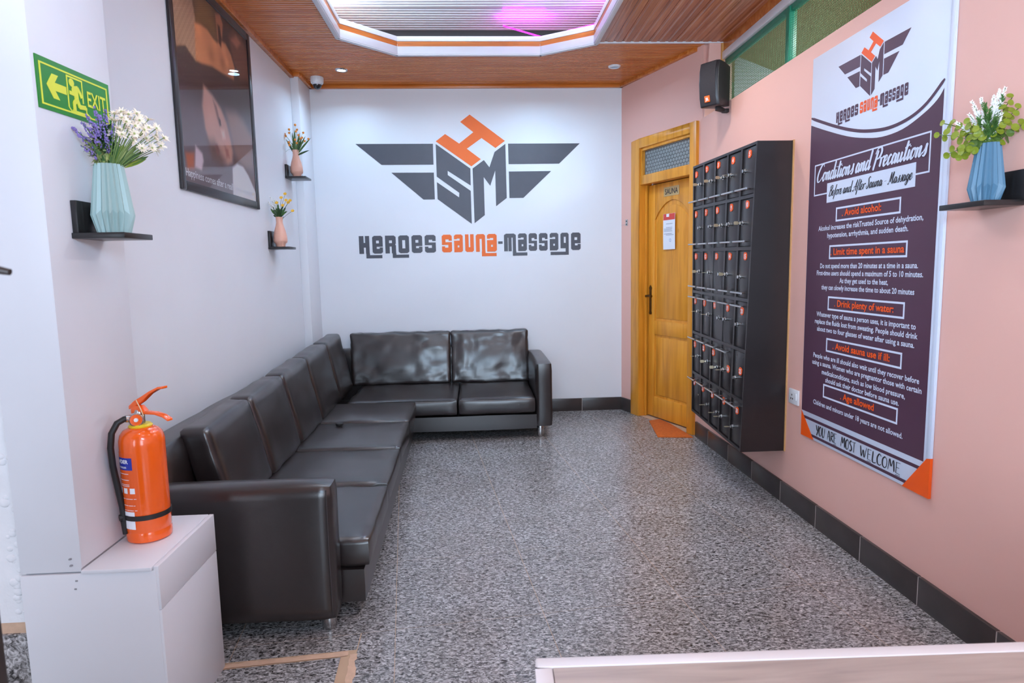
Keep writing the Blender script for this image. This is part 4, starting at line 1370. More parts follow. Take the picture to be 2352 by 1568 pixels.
for r_ in range(6):
    for c_ in range(5):
        u0, u1 = us[c_]+(.0215 if c_ == 0 else .0165), us[c_+1]-(.0215 if c_ == 4 else .0165)
        v0, v1 = vsr[r_]+(.0120 if r_ == 0 else .0082), vsr[r_+1]-(.0120 if r_ == 5 else .0082)
        aj = rr.uniform(-.003, .002)
        DF = (lambda u0, u1, v0, v1, aj: (lambda a, b, c=0: LK(u0+(u1-u0)*a, v0+(v1-v0)*b, c-.007+aj*a)))(u0, u1, v0, v1, aj)
        dr = put('door', MB().fbox(DF, 0, 1, 0, 1, -.014, 0), black, lk, bevel=.002)
        low = r_ < 3
        hb_ = .90 if low else .075
        if (r_, c_) != (4, 4):
            h = MB()
            h.tube([DF(.04, hb_, .046), DF(.98, hb_, .046)], .0062, 8)
            for a in (.22, .84):
                h.tube([DF(a, hb_, -.001), DF(a, hb_, .047)], .004, 8)
            put('handle', h, chrome, dr, smooth=40)
        else:
            put('screw_hole', MB().tube([DF(.25, .09, -.001), DF(.25, .09, .004)], .003, 6).tube([DF(.85, .09, -.001), DF(.85, .09, .004)], .003, 6), chrome, dr)
        kb = (.86, .90, .86, .32, .34)[c_]
        kv = (.47, .48, .50, .44, .53, .56)[r_]+(.0, .01, .03, .02, .06)[c_]*(1 if r_ > 1 else .3)
        if (r_, c_) == (5, 0):
            put('lock_hole', MB().tube([DF(.75, .5, -.001), DF(.75, .5, .002)], .006, 8), keym, dr)
        else:
            l = MB()
            P0, P1 = DF(kb, kv, -.002), DF(kb, kv, .026)
            ax = (P1-P0).normalized()
            l.lathe([(.0, .0), (.008, 0), (.008, .012), (.0135, .012), (.0135, .018), (.0095, .018), (.0105, .028), (.0105, .030), (0, .030)], P0, 12, axis=ax, closed_ends=False)
            put('lock', l, chrome, dr, smooth=40)
            ky = keyed.get((r_, c_))
            if ky:
                K = MB()
                q0 = DF(kb, kv, .026)
                up_ = Vector((0, 0, 1))
                sd = Vector((0, 1, 0))
                a_ = sd if ky == 2 else (sd*.25+up_*.97)
                a_ = (a_-ax*a_.dot(ax)).normalized()
                b_ = ax.cross(a_)
                G = lambda x_, y_, c=0: q0+ax*x_+a_*y_+b_*c
                K.fbox(G, 0, .014, -.003, .003, -.0009, .0009)
                K.prism([(.012, -.005), (.016, -.010), (.036, -.010), (.04, -.006), (.04, .006), (.036, .010), (.016, .010), (.012, .005)], G, -.0012, .0012)
                put('key', K, keym, dr)
        sa_ = (.16, .16, .16, .30, .50)[c_]+(.04 if r_ == 2 else 0)
        sv = .11 if low else (.20 if r_ == 3 else .27)
        if r_ == 4 and c_ >= 3:
            sa_, sv = (.62, .50) if c_ == 3 else (.60, .42)
        if r_ == 5:
            sv = (.22, .24, .24, .20, .22)[c_]
        if r_ == 0:
            sv = (.16, .12, .12, .14, .13)[c_]
        ww, hh = .17, .085
        oc = [(sa_-ww*.6, sv-hh*.5), (sa_-ww*.35, sv-hh), (sa_+ww*.35, sv-hh), (sa_+ww, sv-hh*.6), (sa_+ww, sv+hh*.55), (sa_+ww*.5, sv+hh), (sa_-ww*.3, sv+hh), (sa_-ww*.6, sv+hh*.5)]
        oc = [(a+.02*rr.uniform(-1, 1), b) for a, b in oc]
        sk2 = put('number_sticker', MB().prism(oc, DF, .0, .0030), borange, dr)
        num = str(r_*5+c_+1)
        nm = MB()
        vsx, fsx = text_shape(num, bold=.03, res=2)
        a0, a1 = min(v[0] for v in vsx), max(v[0] for v in vsx)
        wdt = min(.21, (a1-a0)*.20)
        nm.add([DF(sa_+.03+((v[0]-a0)/(a1-a0)-.5)*wdt, sv+.05-v[1]*.14, .0036) for v in vsx], [tuple(reversed(f)) for f in fsx])
        n_o = put('number', nm, whitep, dr)

# ------------------------------------------------------------------ speaker
SX, SY = Vector((.0875, -.1245, 0)).normalized(), None
sdir = Vector((-SX.y, SX.x, 0))            # towards the wall
if sdir.x < 0:
    sdir = -sdir
SO = Vector((1.628, 4.612, 2.553))
def SF(a, b, c=0):       # across the front, up, towards the wall
    return SO+SX*a+Vector((0, 0, b))+sdir*c
sp = thing('wall_speaker', 'black box loudspeaker with orange badge mounted high on the pink wall', 'speaker', (1.72, 4.6, 2.55))
bd = MB()
prof = [(.010, .0), (-.006, .06), (-.014, .16), (-.010, .24), (.004, .30)]
SWD = .150
rows_ = []
for c_, z_ in prof:
    rows_.append([SF(0, z_, c_+.004), SF(.02, z_, c_), SF(SWD-.02, z_, c_), SF(SWD, z_, c_+.014), SF(SWD-.004, z_*.97+.004, .09), SF(SWD-.02, z_*.9+.012, .175), SF(.03, z_*.9+.012, .175), SF(.006, z_*.97+.004, .07)])
vs = [q for r_ in rows_ for q in r_]
fs = []
for i in range(len(prof)-1):
    for j in range(8):
        k = (j+1) % 8
        fs.append((i*8+j, i*8+k, (i+1)*8+k, (i+1)*8+j))
fs += [tuple(range(7, -1, -1)), tuple(4*8+j for j in range(8))]
bd.add(vs, fs)
put('cabinet', bd, mat('black_plastic', (36, 34, 38), .38), sp, bevel=.004)
gv, gf = [], []
for c_, z_ in prof:
    z2 = min(.294, max(.007, z_))
    gv += [SF(.012, z2, c_-.0035), SF(SWD-.014, z2, c_-.0035)]
for i in range(len(prof)-1):
    gf.append((2*i, 2*i+1, 2*i+3, 2*i+2))
put('grille', MB().add(gv, gf), mat('speaker_cloth', (44, 40, 44), .7, bump=.5, bscale=300), sp, smooth=60)
bg = put('badge', MB().hexa([SF(.048, .026, .002), SF(.090, .026, .002), SF(.090, .026, -.006), SF(.048, .026, -.006), SF(.048, .068, -.004), SF(.090, .068, -.004), SF(.090, .068, -.0135), SF(.048, .068, -.0135)]), orange, sp, bevel=.001)
SFb = lambda a, b, c=0: SF(a, b, -.0062-.0075*(b-.026)/.042-c)
put('badge_lettering', lettering(MB(), 'JBL', SFb, .056, .083, .036, .020, .001, bold=.03), whitep, bg)
br = MB()
br.box(1.80, 1.841, 4.60, 4.64, 2.522, 2.548)
br.hexa([(1.745, 4.585, 2.535), (1.81, 4.60, 2.525), (1.81, 4.64, 2.525), (1.745, 4.62, 2.535), (1.745, 4.585, 2.57), (1.81, 4.60, 2.548), (1.81, 4.64, 2.548), (1.745, 4.62, 2.57)])
put('bracket', br, blk, sp, bevel=.002)
put('cable', MB().tube([(1.955, 5.1, 3.0), (1.93, 4.98, 2.86), (1.90, 4.75, 2.74), (1.83, 4.66, 2.70)], .004, 6), mat('beige_cable', (190, 150, 96), .5), sp, smooth=60)

# ------------------------------------------------------------------ socket, dome camera, downlights
so = thing('power_socket', 'white switched wall socket between lockers and banner', 'socket', (1.84, 3.535, .675))
put('plate', MB().fbox(FR, -3.594, -3.484, .628, .716, 0, .011), steelw, so, bevel=.003)
put('switch', MB().fbox(FR, -3.520, -3.500, .655, .697, .010, .0145), steelw, so, bevel=.002)
ho = MB()
for a, b in ((-3.565, .66), (-3.545, .66), (-3.555, .682)):
    ho.fbox(FR, a-.004, a+.004, b-.006, b+.004, .0108, .0116)
put('pin_hole', ho, blk, so)
dc = thing('security_camera', 'white dome camera under the ceiling in the left rear corner', 'camera', (-1.365, 6.0, ZC))
put('body', MB().lathe([(.0, 0), (.056, 0), (.058, -.006), (.056, -.045), (.05, -.055), (0, -.055)], (-1.365, 6.0, ZC), 28, closed_ends=False), steelw, dc, smooth=40)
put('dome', MB().lathe([(.040, -.05), (.040, -.062), (.037, -.078), (.028, -.094), (.014, -.103), (.0, -.105)], (-1.365, 6.0, ZC), 24, closed_ends=False), glassd, dc, smooth=60)
put('shroud', MB().lathe([(.041, -.05), (.0435, -.056), (.0425, -.064), (.0405, -.066), (.0402, -.058)], (-1.365, 6.0, ZC), 24, closed_ends=False), mat('clear_white_plastic', (220, 222, 228), .15), dc, smooth=60)
def downlight(x, y, lit, label):
    t = thing('downlight', label, 'downlight', (x, y, ZC), 'round ceiling downlights')
    put('rim', MB().lathe([(.036, -.006), (.040, -.012), (.050, -.009), (.054, 0), (.05, .002)], (x, y, ZC), 28, closed_ends=False), steelw if not lit else chrome, t, smooth=50)
    put('lens', MB().lathe([(0, -.005), (.037, -.005), (.037, .001), (0, .001)], (x, y, ZC), 24, closed_ends=False), mat('lit_lens', (250, 252, 255), .4, emit=14) if lit else mat('unlit_lens', (176, 190, 204), .25), t)
downlight(-1.104, 5.782, True, 'round ceiling downlight glowing white at left beside the dome camera')
downlight(1.255, 5.703, False, 'round ceiling downlight switched off at right near the door')

# ------------------------------------------------------------------ white box with extinguisher
bx = thing('white_box', 'white painted board box built against the pillar', 'box', (-1.08, 2.06, 0))
put('front_panel', MB().box(-1.36, -.972, 1.859, 1.872, .0, .576), whiteb, bx, bevel=.002)
put('side_board', MB().box(-.980, -.964, 1.861, 2.268, .452, .588), whiteb, bx, bevel=.002)
put('side_panel', MB().box(-.980, -.9645, 1.861, 2.268, .0, .450), whiteb, bx, bevel=.002)
put('rear_panel', MB().box(-1.184, -.980, 2.254, 2.268, 0, .574), whiteb, bx)
put('lid', MB().box(-1.182, -.981, 1.852, 2.266, .577, .589), whiteb, bx, bevel=.0025)
scw = MB()
for x_, z_ in ((-1.20, .555), (-1.205, .53), (-1.213, .622), (-1.212, .602)):
    scw.box(x_-.003, x_+.003, 1.857, 1.8635, z_-.002, z_+.002)
put('screw', scw, mat('grey_filler', (150, 150, 154), .6), bx)

exx, eyy, ez = -1.098, 2.088, .5895
fe = thing('fire_extinguisher', 'orange red fire extinguisher standing on the white box', 'extinguisher', (exx, eyy, ez))
prf = [(.0, 0), (.060, 0), (.066, .004), (.067, .012), (.067, .030), (.0655, .034), (.0655, .036), (.067, .040), (.067, .318), (.0665, .332), (.062, .350), (.052, .363), (.038, .371), (.020, .375), (0, .375)]
put('cylinder', MB().lathe(prf, (exx, eyy, ez), 40, closed_ends=False), exred, fe, smooth=35)
put('neck_ring', MB().lathe([(.0, .372), (.034, .372), (.036, .376), (.030, .382), (0, .382)], (exx, eyy, ez), 24, closed_ends=False), mat('yellow_ring', (226, 200, 40), .4), fe, smooth=40)
put('valve', MB().lathe([(.0, .378), (.015, .378), (.015, .42), (.012, .428), (0, .428)], (exx, eyy, ez), 16, closed_ends=False), chrome, fe, smooth=40)
# the gauge faces the room
gx, gy, gz = exx, eyy-.024, ez+.398
gn = Vector((.25, -1, .1)).normalized()
gg = put('gauge', MB().lathe([(0, 0), (.021, 0), (.022, .003), (.022, .010), (.0195, .012), (.0185, .010), (0, .010)], (gx, gy+.006, gz), 24, axis=gn, closed_ends=False), chrome, fe, smooth=40)
put('gauge_face', MB().lathe([(0, .0105), (.018, .0105), (.018, .0108), (0, .0112)], (gx, gy+.006, gz), 20, axis=gn, closed_ends=False), exred, gg)
put('gauge_hub', MB().lathe([(0, .0108), (.007, .0108), (.006, .0145), (0, .015)], (gx, gy+.006, gz), 12, axis=gn, closed_ends=False), steelw, gg, smooth=50)
LX = Vector((.94, -.34, 0)).normalized()
def EX(a, b, c=0):
    return Vector((exx, eyy, ez))+LX*a+Vector((0, 0, b))+LX.cross(Vector((0, 0, 1)))*c
def bar(path, wd, hts):
    mb = MB()
    vs, fs = [], []
    for (a, b), h_ in zip(path, hts):
        vs += [EX(a, b-h_, -wd), EX(a, b-h_, wd), EX(a, b+h_, wd), EX(a, b+h_, -wd)]
    for i in range(len(path)-1):
        for j in range(4):
            k = (j+1) % 4
            fs.append((4*i+j, 4*i+k, 4*i+4+k, 4*i+4+j))
    fs += [(3, 2, 1, 0), tuple(4*(len(path)-1)+j for j in range(4))]
    return mb.add(vs, fs)
put('carry_handle', bar([(-.024, .428), (.012, .432), (.03, .420), (.07, .419), (.10, .412), (.122, .400)], .011, [.014, .010, .005, .004, .004, .004]), exred, fe, bevel=.0025)
put('squeeze_lever', bar([(-.032, .434), (-.008, .448), (.022, .464), (.055, .486), (.09, .502), (.112, .505)], .011, [.006, .010, .009, .005, .004, .004]), exred, fe, bevel=.0025)
put('safety_pin', MB().tube([EX(.006, .462, .014), EX(.022, .432, .014), EX(.03, .41, .013)], .0016, 6), mat('plastic_tag', (228, 196, 150), .5), fe)
HX = Vector((.75, .66, 0)).normalized()
def EH_(a, b, c=0):
    return Vector((exx, eyy, ez))+HX*a+Vector((0, 0, b))+HX.cross(Vector((0, 0, 1)))*c
hs = MB()
hs.tube([EH_(-.016, .402, 0), EH_(-.045, .404, .002), EH_(-.066, .395, .004), EH_(-.084, .365, .005), EH_(-.09, .32, .004), EH_(-.088, .26, .002), EH_(-.080, .19, .0), EH_(-.072, .12, .0), EH_(-.070, .07, .0)], .0095, 10)
put('hose', hs, blk, fe, smooth=60)
put('hose_ferrule', MB().tube([EH_(-.012, .402, 0), EH_(-.042, .404, .002)], .0115, 12), chrome, fe, smooth=40)
put('nozzle', MB().tube([EH_(-.071, .075, 0), EH_(-.070, .03, 0)], [.0105, .008], 10), blk, fe, smooth=40)
bs = MB()
prf2 = [(.0672, .078), (.0694, .078), (.0694, .094), (.0672, .094)]
bs.lathe(prf2, (exx, eyy, ez), 40, closed_ends=False)
bs.tube([EH_(-.083, .086, -.002), EH_(-.060, .086, -.002)], .011, 8)
put('strap', bs, blk, fe, smooth=35)
def wrap(a0, a1, z0, z1, r_=.0676, n_=8):
    vs, fs = [], []
    for k in range(n_+1):
        t = R(a0+(a1-a0)*k/n_)
        for z_ in (z0, z1):
            vs.append((exx+r_*math.cos(t), eyy+r_*math.sin(t), ez+z_))
    for k in range(n_):
        fs.append((2*k, 2*k+2, 2*k+3, 2*k+1))
    return MB().add(vs, fs)
def CY(a, b, c=0):         # wrap lettering: degrees, height
    t = R(a)
    return Vector((exx+(.0678+c)*math.cos(t), eyy+(.0678+c)*math.sin(t), ez+b))
lb = put('label', wrap(182, 279, .10, .30, .0673, 12), mat('label_orange', (238, 96, 34), .25), fe)
put('blue_band', wrap(184, 268, .245, .285), bluep, lb)
put('label_lettering', lettering(lettering(MB(), 'POWDER', CY, 196, 258, .267, .012, .0004, bold=.03), '6 KG POWDER', CY, 205, 252, .251, .006, .0004, bold=.02), whitep, lb)
lt = MB()
for z_ in (.232, .212, .197, .192):
    for v_, f_ in ((wrap(196, 256, z_, z_+.0016, .0677, 6).v, wrap(196, 256, z_, z_+.0016, .0677, 6).f),):
        lt.add(v_, f_)
for a_ in (212, 234, 256):
    w_ = wrap(a_, a_+14, .168, .186, .0677, 2)
    lt.add(w_.v, w_.f)
for a0, a1, z0, z1 in ((200, 272, .150, .1515), (200, 268, .128, .1295), (200, 272, .112, .1135)):
    w_ = wrap(a0, a1, z0, z1, .0677, 5)
    lt.add(w_.v, w_.f)
put('instruction_print', lt, whitep, lb)
put('inspection_tag', wrap(215, 264, .05, .108, .0682, 5), whitep, fe)

# ------------------------------------------------------------------ shelves
def shelf_L(label, plate, board):
    loc = (board[0], board[2], board[4])
    t = thing('wall_shelf', label, 'shelf', loc, 'black L-shaped wall shelves')
    put('back_plate', MB().box(*plate), blackd, t, bevel=.002)
    put('board', MB().box(*board), blackd, t, bevel=.002)
    return t
shelf_L('black L-shaped shelf on the white pillar under the exit sign', (-1.184, -1.166, 1.975, 2.13, 1.575, 1.672), (-1.184, -1.032, 1.968, 2.135, 1.560, 1.577))
shelf_L('upper black L-shaped shelf on the left wall near the rear corner', (-1.57, -1.552, 5.56, 5.75, 2.24, 2.347), (-1.57, -1.40, 5.555, 5.745, 2.232, 2.248))
shelf_L('lower black L-shaped shelf on the left wall near the rear corner', (-1.57, -1.552, 5.005, 5.17, 1.64, 1.764), (-1.57, -1.41, 5.0, 5.175, 1.625, 1.643))
shelf_L('black L-shaped shelf on the pink wall right of the banner', (1.822, 1.84, 2.03, 2.255, 1.642, 1.742), (1.692, 1.84, 2.055, 2.262, 1.624, 1.643))

# ------------------------------------------------------------------ vases
def pleat_vase(c, h, rt, rw_, rb, n_, m, label, rot=0, waist=.30):
    c = Vector(c)
    t = thing('pleated_vase', label, 'vase', c, 'pleated vases')
    mb = MB()
    zw = h*waist
    def ring(rr_, zz_, k, amp):
        out = []
        for j in range(2*n_):
            a = 2*math.pi*j/(2*n_)+rot
            ridge = j % 2 == 0
            rad = rr_*(1+amp*(1 if ridge else -1))
            out.append(c+Vector((rad*math.cos(a), rad*math.sin(a), zz_+k*(-1 if ridge else 1))))
        return out
    rings = [ring(rb, 0, 0, .07), ring(rw_, zw, h*.034, .095), ring(rt, h-.002, 0, .075), ring(rt*.97, h, 0, .07), ring(rt*.86, h-.001, 0, .02), ring(rt*.8, h*.7, 0, 0)]
    vs = [q for r_ in rings for q in r_]
    fs = []
    N2 = 2*n_
    for i in range(len(rings)-1):
        for j in range(N2):
            k = (j+1) % N2
            fs.append((i*N2+j, i*N2+k, (i+1)*N2+k, (i+1)*N2+j))
    fs.append(tuple(range(N2-1, -1, -1)))
    fs.append(tuple((len(rings)-1)*N2+j for j in range(N2)))
    mb.add(vs, fs)
    put('body', mb, m, t)
    return t
tq = mat('turquoise_plastic', (156, 180, 176), .42, var=.02)
bl = mat('slate_blue_plastic', (86, 126, 152), .35, var=.02)
VL = Vector((-1.105, 2.052, 1.577))
pleat_vase(VL, .208, .037, .054, .042, 19, tq, 'pale turquoise pleated vase on the pillar shelf', .1)
VR = Vector((1.762, 2.135, 1.643))
pleat_vase(VR, .196, .033, .050, .038, 17, bl, 'slate blue pleated vase on the shelf right of the banner', .2, .27)
pinkv = mat('salmon_ceramic', (226, 172, 150), .3, var=.03)
def bottle_vase(c, h, label):
    t = thing('bottle_vase', label, 'vase', c, 'salmon bottle vases')
    P = [(0, 0), (.6, 0), (.66, .03), (.70, .10), (.98, .16), (1.0, .24), (.96, .36), (.80, .54), (.58, .70), (.47, .82), (.50, .95), (.54, 1.0), (.46, 1.0), (.40, .9), (.3, .7), (0, .6)]
    k = .052
    pts = [(a*k, b*h) for a, b in P]
    put('body', MB().lathe(pts, c, 32, closed_ends=False), pinkv, t, smooth=50)
    rg = MB()
    for q in range(9):
        b = .2+.055*q
        for i in range(len(P)-1):
            if P[i][1] <= b <= P[i+1][1] and P[i+1][1] > P[i][1]:
                f = (b-P[i][1])/(P[i+1][1]-P[i][1])
                rad = (P[i][0]+(P[i+1][0]-P[i][0])*f)*k
                rg.lathe([(rad-.001, b*h-.0016), (rad+.0008, b*h), (rad-.001, b*h+.0016)], c, 32, closed_ends=False)
                break
    put('throwing_ridges', rg, pinkv, t, smooth=60)
VA = Vector((-1.49, 5.63, 2.248))
VB = Vector((-1.495, 5.07, 1.643))
bottle_vase(VA, .225, 'salmon bottle vase holding orange buds on the upper corner shelf')
bottle_vase(VB, .228, 'salmon bottle vase holding yellow flowers on the lower corner shelf')

# ------------------------------------------------------------------ flowers
leafg = mat('leaf_green', (66, 104, 44), .5, var=.25, scale=20)
leafd = mat('dark_leaf_green', (40, 72, 34), .5, var=.25, scale=20)
leafy = mat('yellow_green_leaf', (124, 138, 34), .45, var=.15, scale=30)
leafe = mat('eucalyptus_green', (78, 104, 40), .45, var=.2, scale=30)
sage = mat('pale_leaf_green', (150, 160, 96), .5, var=.2, scale=20)
lav = mat('lavender_purple', (136, 116, 180), .6, var=.2, scale=30)
cream = mat('cream_petal', (240, 226, 204), .6, var=.04)
wht = mat('white_plume', (240, 238, 236), .7, var=.03)
org = mat('orange_bud', (226, 138, 46), .5, var=.15, scale=40)
yel = mat('yellow_petal', (236, 186, 56), .55, var=.1, scale=40)
stemg = mat('stem_green', (120, 142, 78), .5, var=.2)
def bez(p, q, bend, k=7):
    p, q, bend = Vector(p), Vector(q), Vector(bend)
    h_ = q.z-p.z
    m_ = p.lerp(q, .16)+Vector((0, 0, max(.38*h_, .03)))+bend*.4
    return [p*(1-t)**2+m_*2*t*(1-t)+q*t*t for t in [i/(k-1) for i in range(k)]]
rnd = random.Random(21)
def rv(s_=1):
    return Vector((rnd.uniform(-s_, s_), rnd.uniform(-s_, s_), rnd.uniform(-s_, s_)))
# the pillar shelf: lavender to the left, white daisies to the right
top = VL+Vector((0, 0, .198))
rd = Vector((.88, .47, 0))          # the room-facing sideways direction
fwd = Vector((.47, -.88, 0))
t = thing('lavender_bunch', 'purple lavender sprigs in the left of the turquoise vase', 'flowers', top)
for a, hgt, f in ((-.105, .105, .01), (-.085, .055, .03), (-.06, .150, .0), (-.03, .165, .02), (-.035, .115, .04), (.005, .170, -.01), (.0, .09, .045), (-.075, .12, .03), (-.05, .10, .05), (-.015, .145, .04), (-.09, .085, .02), (.03, .12, .03)):
    a *= .78
    tip = top+rd*a+fwd*f+Vector((0, 0, hgt*1.05))
    p0 = top+rd*a*.12+Vector((0, 0, -.03))
    pts = bez(p0, tip, rd*(-a*.2)+Vector((0, 0, .02)))
    stm = put('stem', MB().tube(pts, [.0016]*6+[.0008], 5), leafg, t)
    sp_ = MB()
    d = (pts[-1]-pts[-3]).normalized()
    L_ = .062
    for k in range(34):
        u = rnd.random()
        c_ = tip-d*L_*u
        o_ = rv(1)
        o_ = (o_-d*o_.dot(d)).normalized()
        sp_.ball(c_+o_*(.002+.005*u), .0020+.0012*rnd.random(), 5, 4, (1, 1, 1.4))
    put('flower_spike', sp_, lav, stm, smooth=60)
    lv = MB()
    for k in range(26):
        u = .38+.46*rnd.random()
        i = int(u*5)
        c_ = pts[i].lerp(pts[i+1], u*5-i) if i < 6 else pts[-1]
        dd = (rv(1)+Vector((0, 0, .5))+rd*(.5 if a > 0 else -.3)).normalized()
        lv.leaf(c_, dd, Vector((0, 0, 1)), .022+.014*rnd.random(), .008, .2, 3)
    put('leaves', lv, leafd if rnd.random() < .5 else sage, stm)
t = thing('daisy_bunch', 'cream white daisies on curving stems in the right of the turquoise vase', 'flowers', top+Vector((.01, 0, 0)))
for a, hgt, f in ((.03, .15, .02), (.05, .135, .05), (.07, .14, -.01), (.065, .105, .05), (.09, .13, .02), (.095, .095, .04), (.12, .125, .0), (.115, .085, .05), (.145, .10, .03), (.16, .075, .0), (.13, .06, .05), (.10, .055, .06), (.075, .075, .07), (.055, .16, -.03), (.13, .15, -.02), (.105, .15, .01), (.04, .10, .065), (.145, .065, -.03), (.085, .115, .06), (.17, .095, .02), (.05, .155, .03), (.06, .12, .08), (.08, .09, .085), (.11, .105, .07), (.03, .125, .05), (.10, .135, .04), (.125, .115, .05), (.15, .12, .02), (.095, .16, .0), (.07, .15, .03), (.14, .085, .06), (.045, .085, .08), (.02, .14, -.02)):
    tip = top+rd*a*.9+fwd*f+Vector((0, 0, hgt*1.08-.005))
    pts = bez(top+rd*a*.1+fwd*f*.15+Vector((0, 0, -.02)), tip, Vector((0, 0, -.02))+rd*a*.15)
    stm = put('stem', MB().tube(pts, .0013, 5), stemg, t)
    d = ((pts[-1]-pts[-2]).normalized()+fwd*.5+rv(.6)).normalized()
    fm_ = MB()
    ref = d.orthogonal().normalized()
    bt = d.cross(ref)
    for k in range(18):
        w_ = 2*math.pi*k/18+rnd.uniform(-.12, .12)
        fm_.leaf(tip, ref*math.cos(w_)+bt*math.sin(w_)+d*rnd.uniform(.1, .9), d, .014+.008*rnd.random(), .0046, .1, 3)
    put('flower', fm_, cream, stm)
    put('flower_center', MB().ball(tip+d*.002, .0036, 6, 4), sage, stm, smooth=60)
for k in range(40):
    a = rnd.uniform(-.02, .12)
    p0 = top+rd*a*.15+Vector((0, 0, -.01))
    dd = (rd*a*8+Vector((0, 0, .8))+rv(.4)).normalized()
    put('leaf', MB().leaf(p0+dd*(.0+.05*rnd.random()), dd, fwd, .05+.03*rnd.random(), .012, .2, 4), (leafg, sage, leafy, leafg)[k % 4], t)
# upper corner shelf: orange buds and blade leaves
top = VA+Vector((0, 0, .215))
rx = Vector((1, 0, 0))
t = thing('orange_bud_bunch', 'green blade leaves with small orange buds in the upper salmon vase', 'flowers', top)
for a, hgt, f, bend in ((-.02, .16, 0, .0), (.0, .175, .02, .0), (.03, .16, 0, .0), (.06, .14, -.02, .01), (.10, .125, .0, .02), (-.05, .10, .02, -.01), (.08, .03, .03, .03), (.05, .11, .04, .0), (-.03, .09, -.03, 0), (.02, .13, -.03, 0)):
    tip = top+rx*a+Vector((0, -f, hgt))
    d = (tip-top)
    put('leaf', MB().leaf(top+Vector((0, 0, -.04)), d, Vector((0, -1, .2)), d.length+.04, .017, .12, 7), leafg if hgt > .11 else leafd, t)
for a, hgt, f in ((-.105, .155, 0), (-.11, .115, .02), (-.055, .195, 0), (-.05, .16, .02), (.01, .235, 0), (.03, .19, .01), (.025, .17, .03), (.09, .165, .0), (.085, .115, .03), (.14, .11, 0), (-.055, .075, .03), (-.05, .05, .03), (.015, .095, .04), (.03, .065, .04), (.07, .105, .04), (.045, .14, .02), (-.09, .135, .01), (.1, .09, .0)):
    tip = top+rx*a*.8+Vector((0, -f, hgt*.92))
    pts = bez(top+Vector((0, 0, -.04)), tip, rx*a*-.15)
    stm = put('stem', MB().tube(pts, .0011, 5), stemg, t)
    put('bud', MB().ball(tip, .0088+.002*rnd.random(), 7, 5), org, stm, smooth=60)
pts = bez(top+Vector((0, 0, -.01)), top+Vector((-.10, -.01, -.03)), Vector((-.06, 0, .10)))
stm = put('stem', MB().tube(pts, .0011, 5), stemg, t)
put('bud', MB().ball(pts[-1], .0075, 7, 5), org, stm, smooth=60)
# lower corner shelf: white spikes and yellow flowers
top = VB+Vector((0, 0, .215))
t = thing('yellow_flower_bunch', 'yellow flowers and white spikes in the lower salmon vase', 'flowers', top)
for a, hgt, f in ((-.08, .135, 0), (-.055, .165, .02), (-.035, .15, 0), (-.01, .14, .02), (-.065, .12, .03)):
    tip = top+rx*a+Vector((0, -f, hgt))
    pts = bez(top+Vector((0, 0, -.04)), tip, Vector((0, 0, .01)))
    stm = put('stem', MB().tube(pts, .0013, 5), stemg, t)
    s_ = MB()
    d = (pts[-1]-pts[-3]).normalized()
    for k in range(32):
        u = rnd.random()
        o_ = rv(1)
        o_ = (o_-d*o_.dot(d)).normalized()
        s_.ball(tip-d*.065*u+o_*(.003+.004*u), .0034, 5, 4)
    put('flower_spike', s_, wht, stm, smooth=60)
for a, hgt, f in ((.055, .185, 0), (.03, .155, .02), (.065, .135, .02), (.09, .135, .0), (.0, .115, .04), (.045, .095, .045), (.11, .055, .02), (.075, .12, .0)):
    tip = top+rx*a+Vector((0, -f, hgt))
    pts = bez(top+Vector((0, 0, -.04)), tip, rx*.01)
    stm = put('stem', MB().tube(pts, .0013, 5), leafd, t)
    fm_ = MB()
    d = Vector((.1, -.8, .5)).normalized()
    ref = d.orthogonal().normalized()
    bt = d.cross(ref)
    for k in range(8):
        w_ = 2*math.pi*k/8
        fm_.leaf(tip, ref*math.cos(w_)+bt*math.sin(w_)+d*.5, d, .016, .010, .15, 3)
    fm_.ball(tip+d*.003, .005, 6, 4)
    put('flower', fm_, yel, stm)
for k in range(30):
    a = rnd.uniform(-.10, .09)
    dd = Vector((a*9, rnd.uniform(-.5, .3), 1)).normalized()
    put('leaf', MB().leaf(top+dd*rnd.uniform(-.01, .06)+Vector((0, 0, -.005)), (dd+rv(.35)).normalized(), Vector((0, -1, .3)), .05+.02*rnd.random(), .016, .15, 4), leafd if k % 3 else leafg, t)
# right shelf: eucalyptus, white plumes, fern
top = VR+Vector((0, 0, .185))
rs = Vector((.77, -.637, 0))          # sideways as the room sees it
fw_ = Vector((-.637, -.77, 0))
t = thing('eucalyptus_bunch', 'round-leaved green eucalyptus sprays in the slate blue vase', 'flowers', top)
lm = {}
def disc_leaf(parent, c_, nrm, r_, m):
    key = m.name
    nrm = nrm.normalized()
    if key not in lm:
        mb = MB()
        ring = [(math.cos(2*math.pi*k/10), math.sin(2*math.pi*k/10), .18 if k % 5 else .1) for k in range(10)]
        mb.add([(0, 0, 0)]+ring, [(0, k+1, (k+1) % 10+1) for k in range(10)])
        me = bpy.data.meshes.new('leaf')
        me.from_pydata(mb.v, [], mb.f)
        me.materials.append(m)
        lm[key] = me
    o = bpy.data.objects.new('leaf', lm[key])
    COL.objects.link(o)
    o.parent = parent
    o.location = c_-base_of(parent)
    o.rotation_euler = nrm.to_track_quat('Z', 'Y').to_euler()
    o.scale = (r_, r_*1.08, r_)
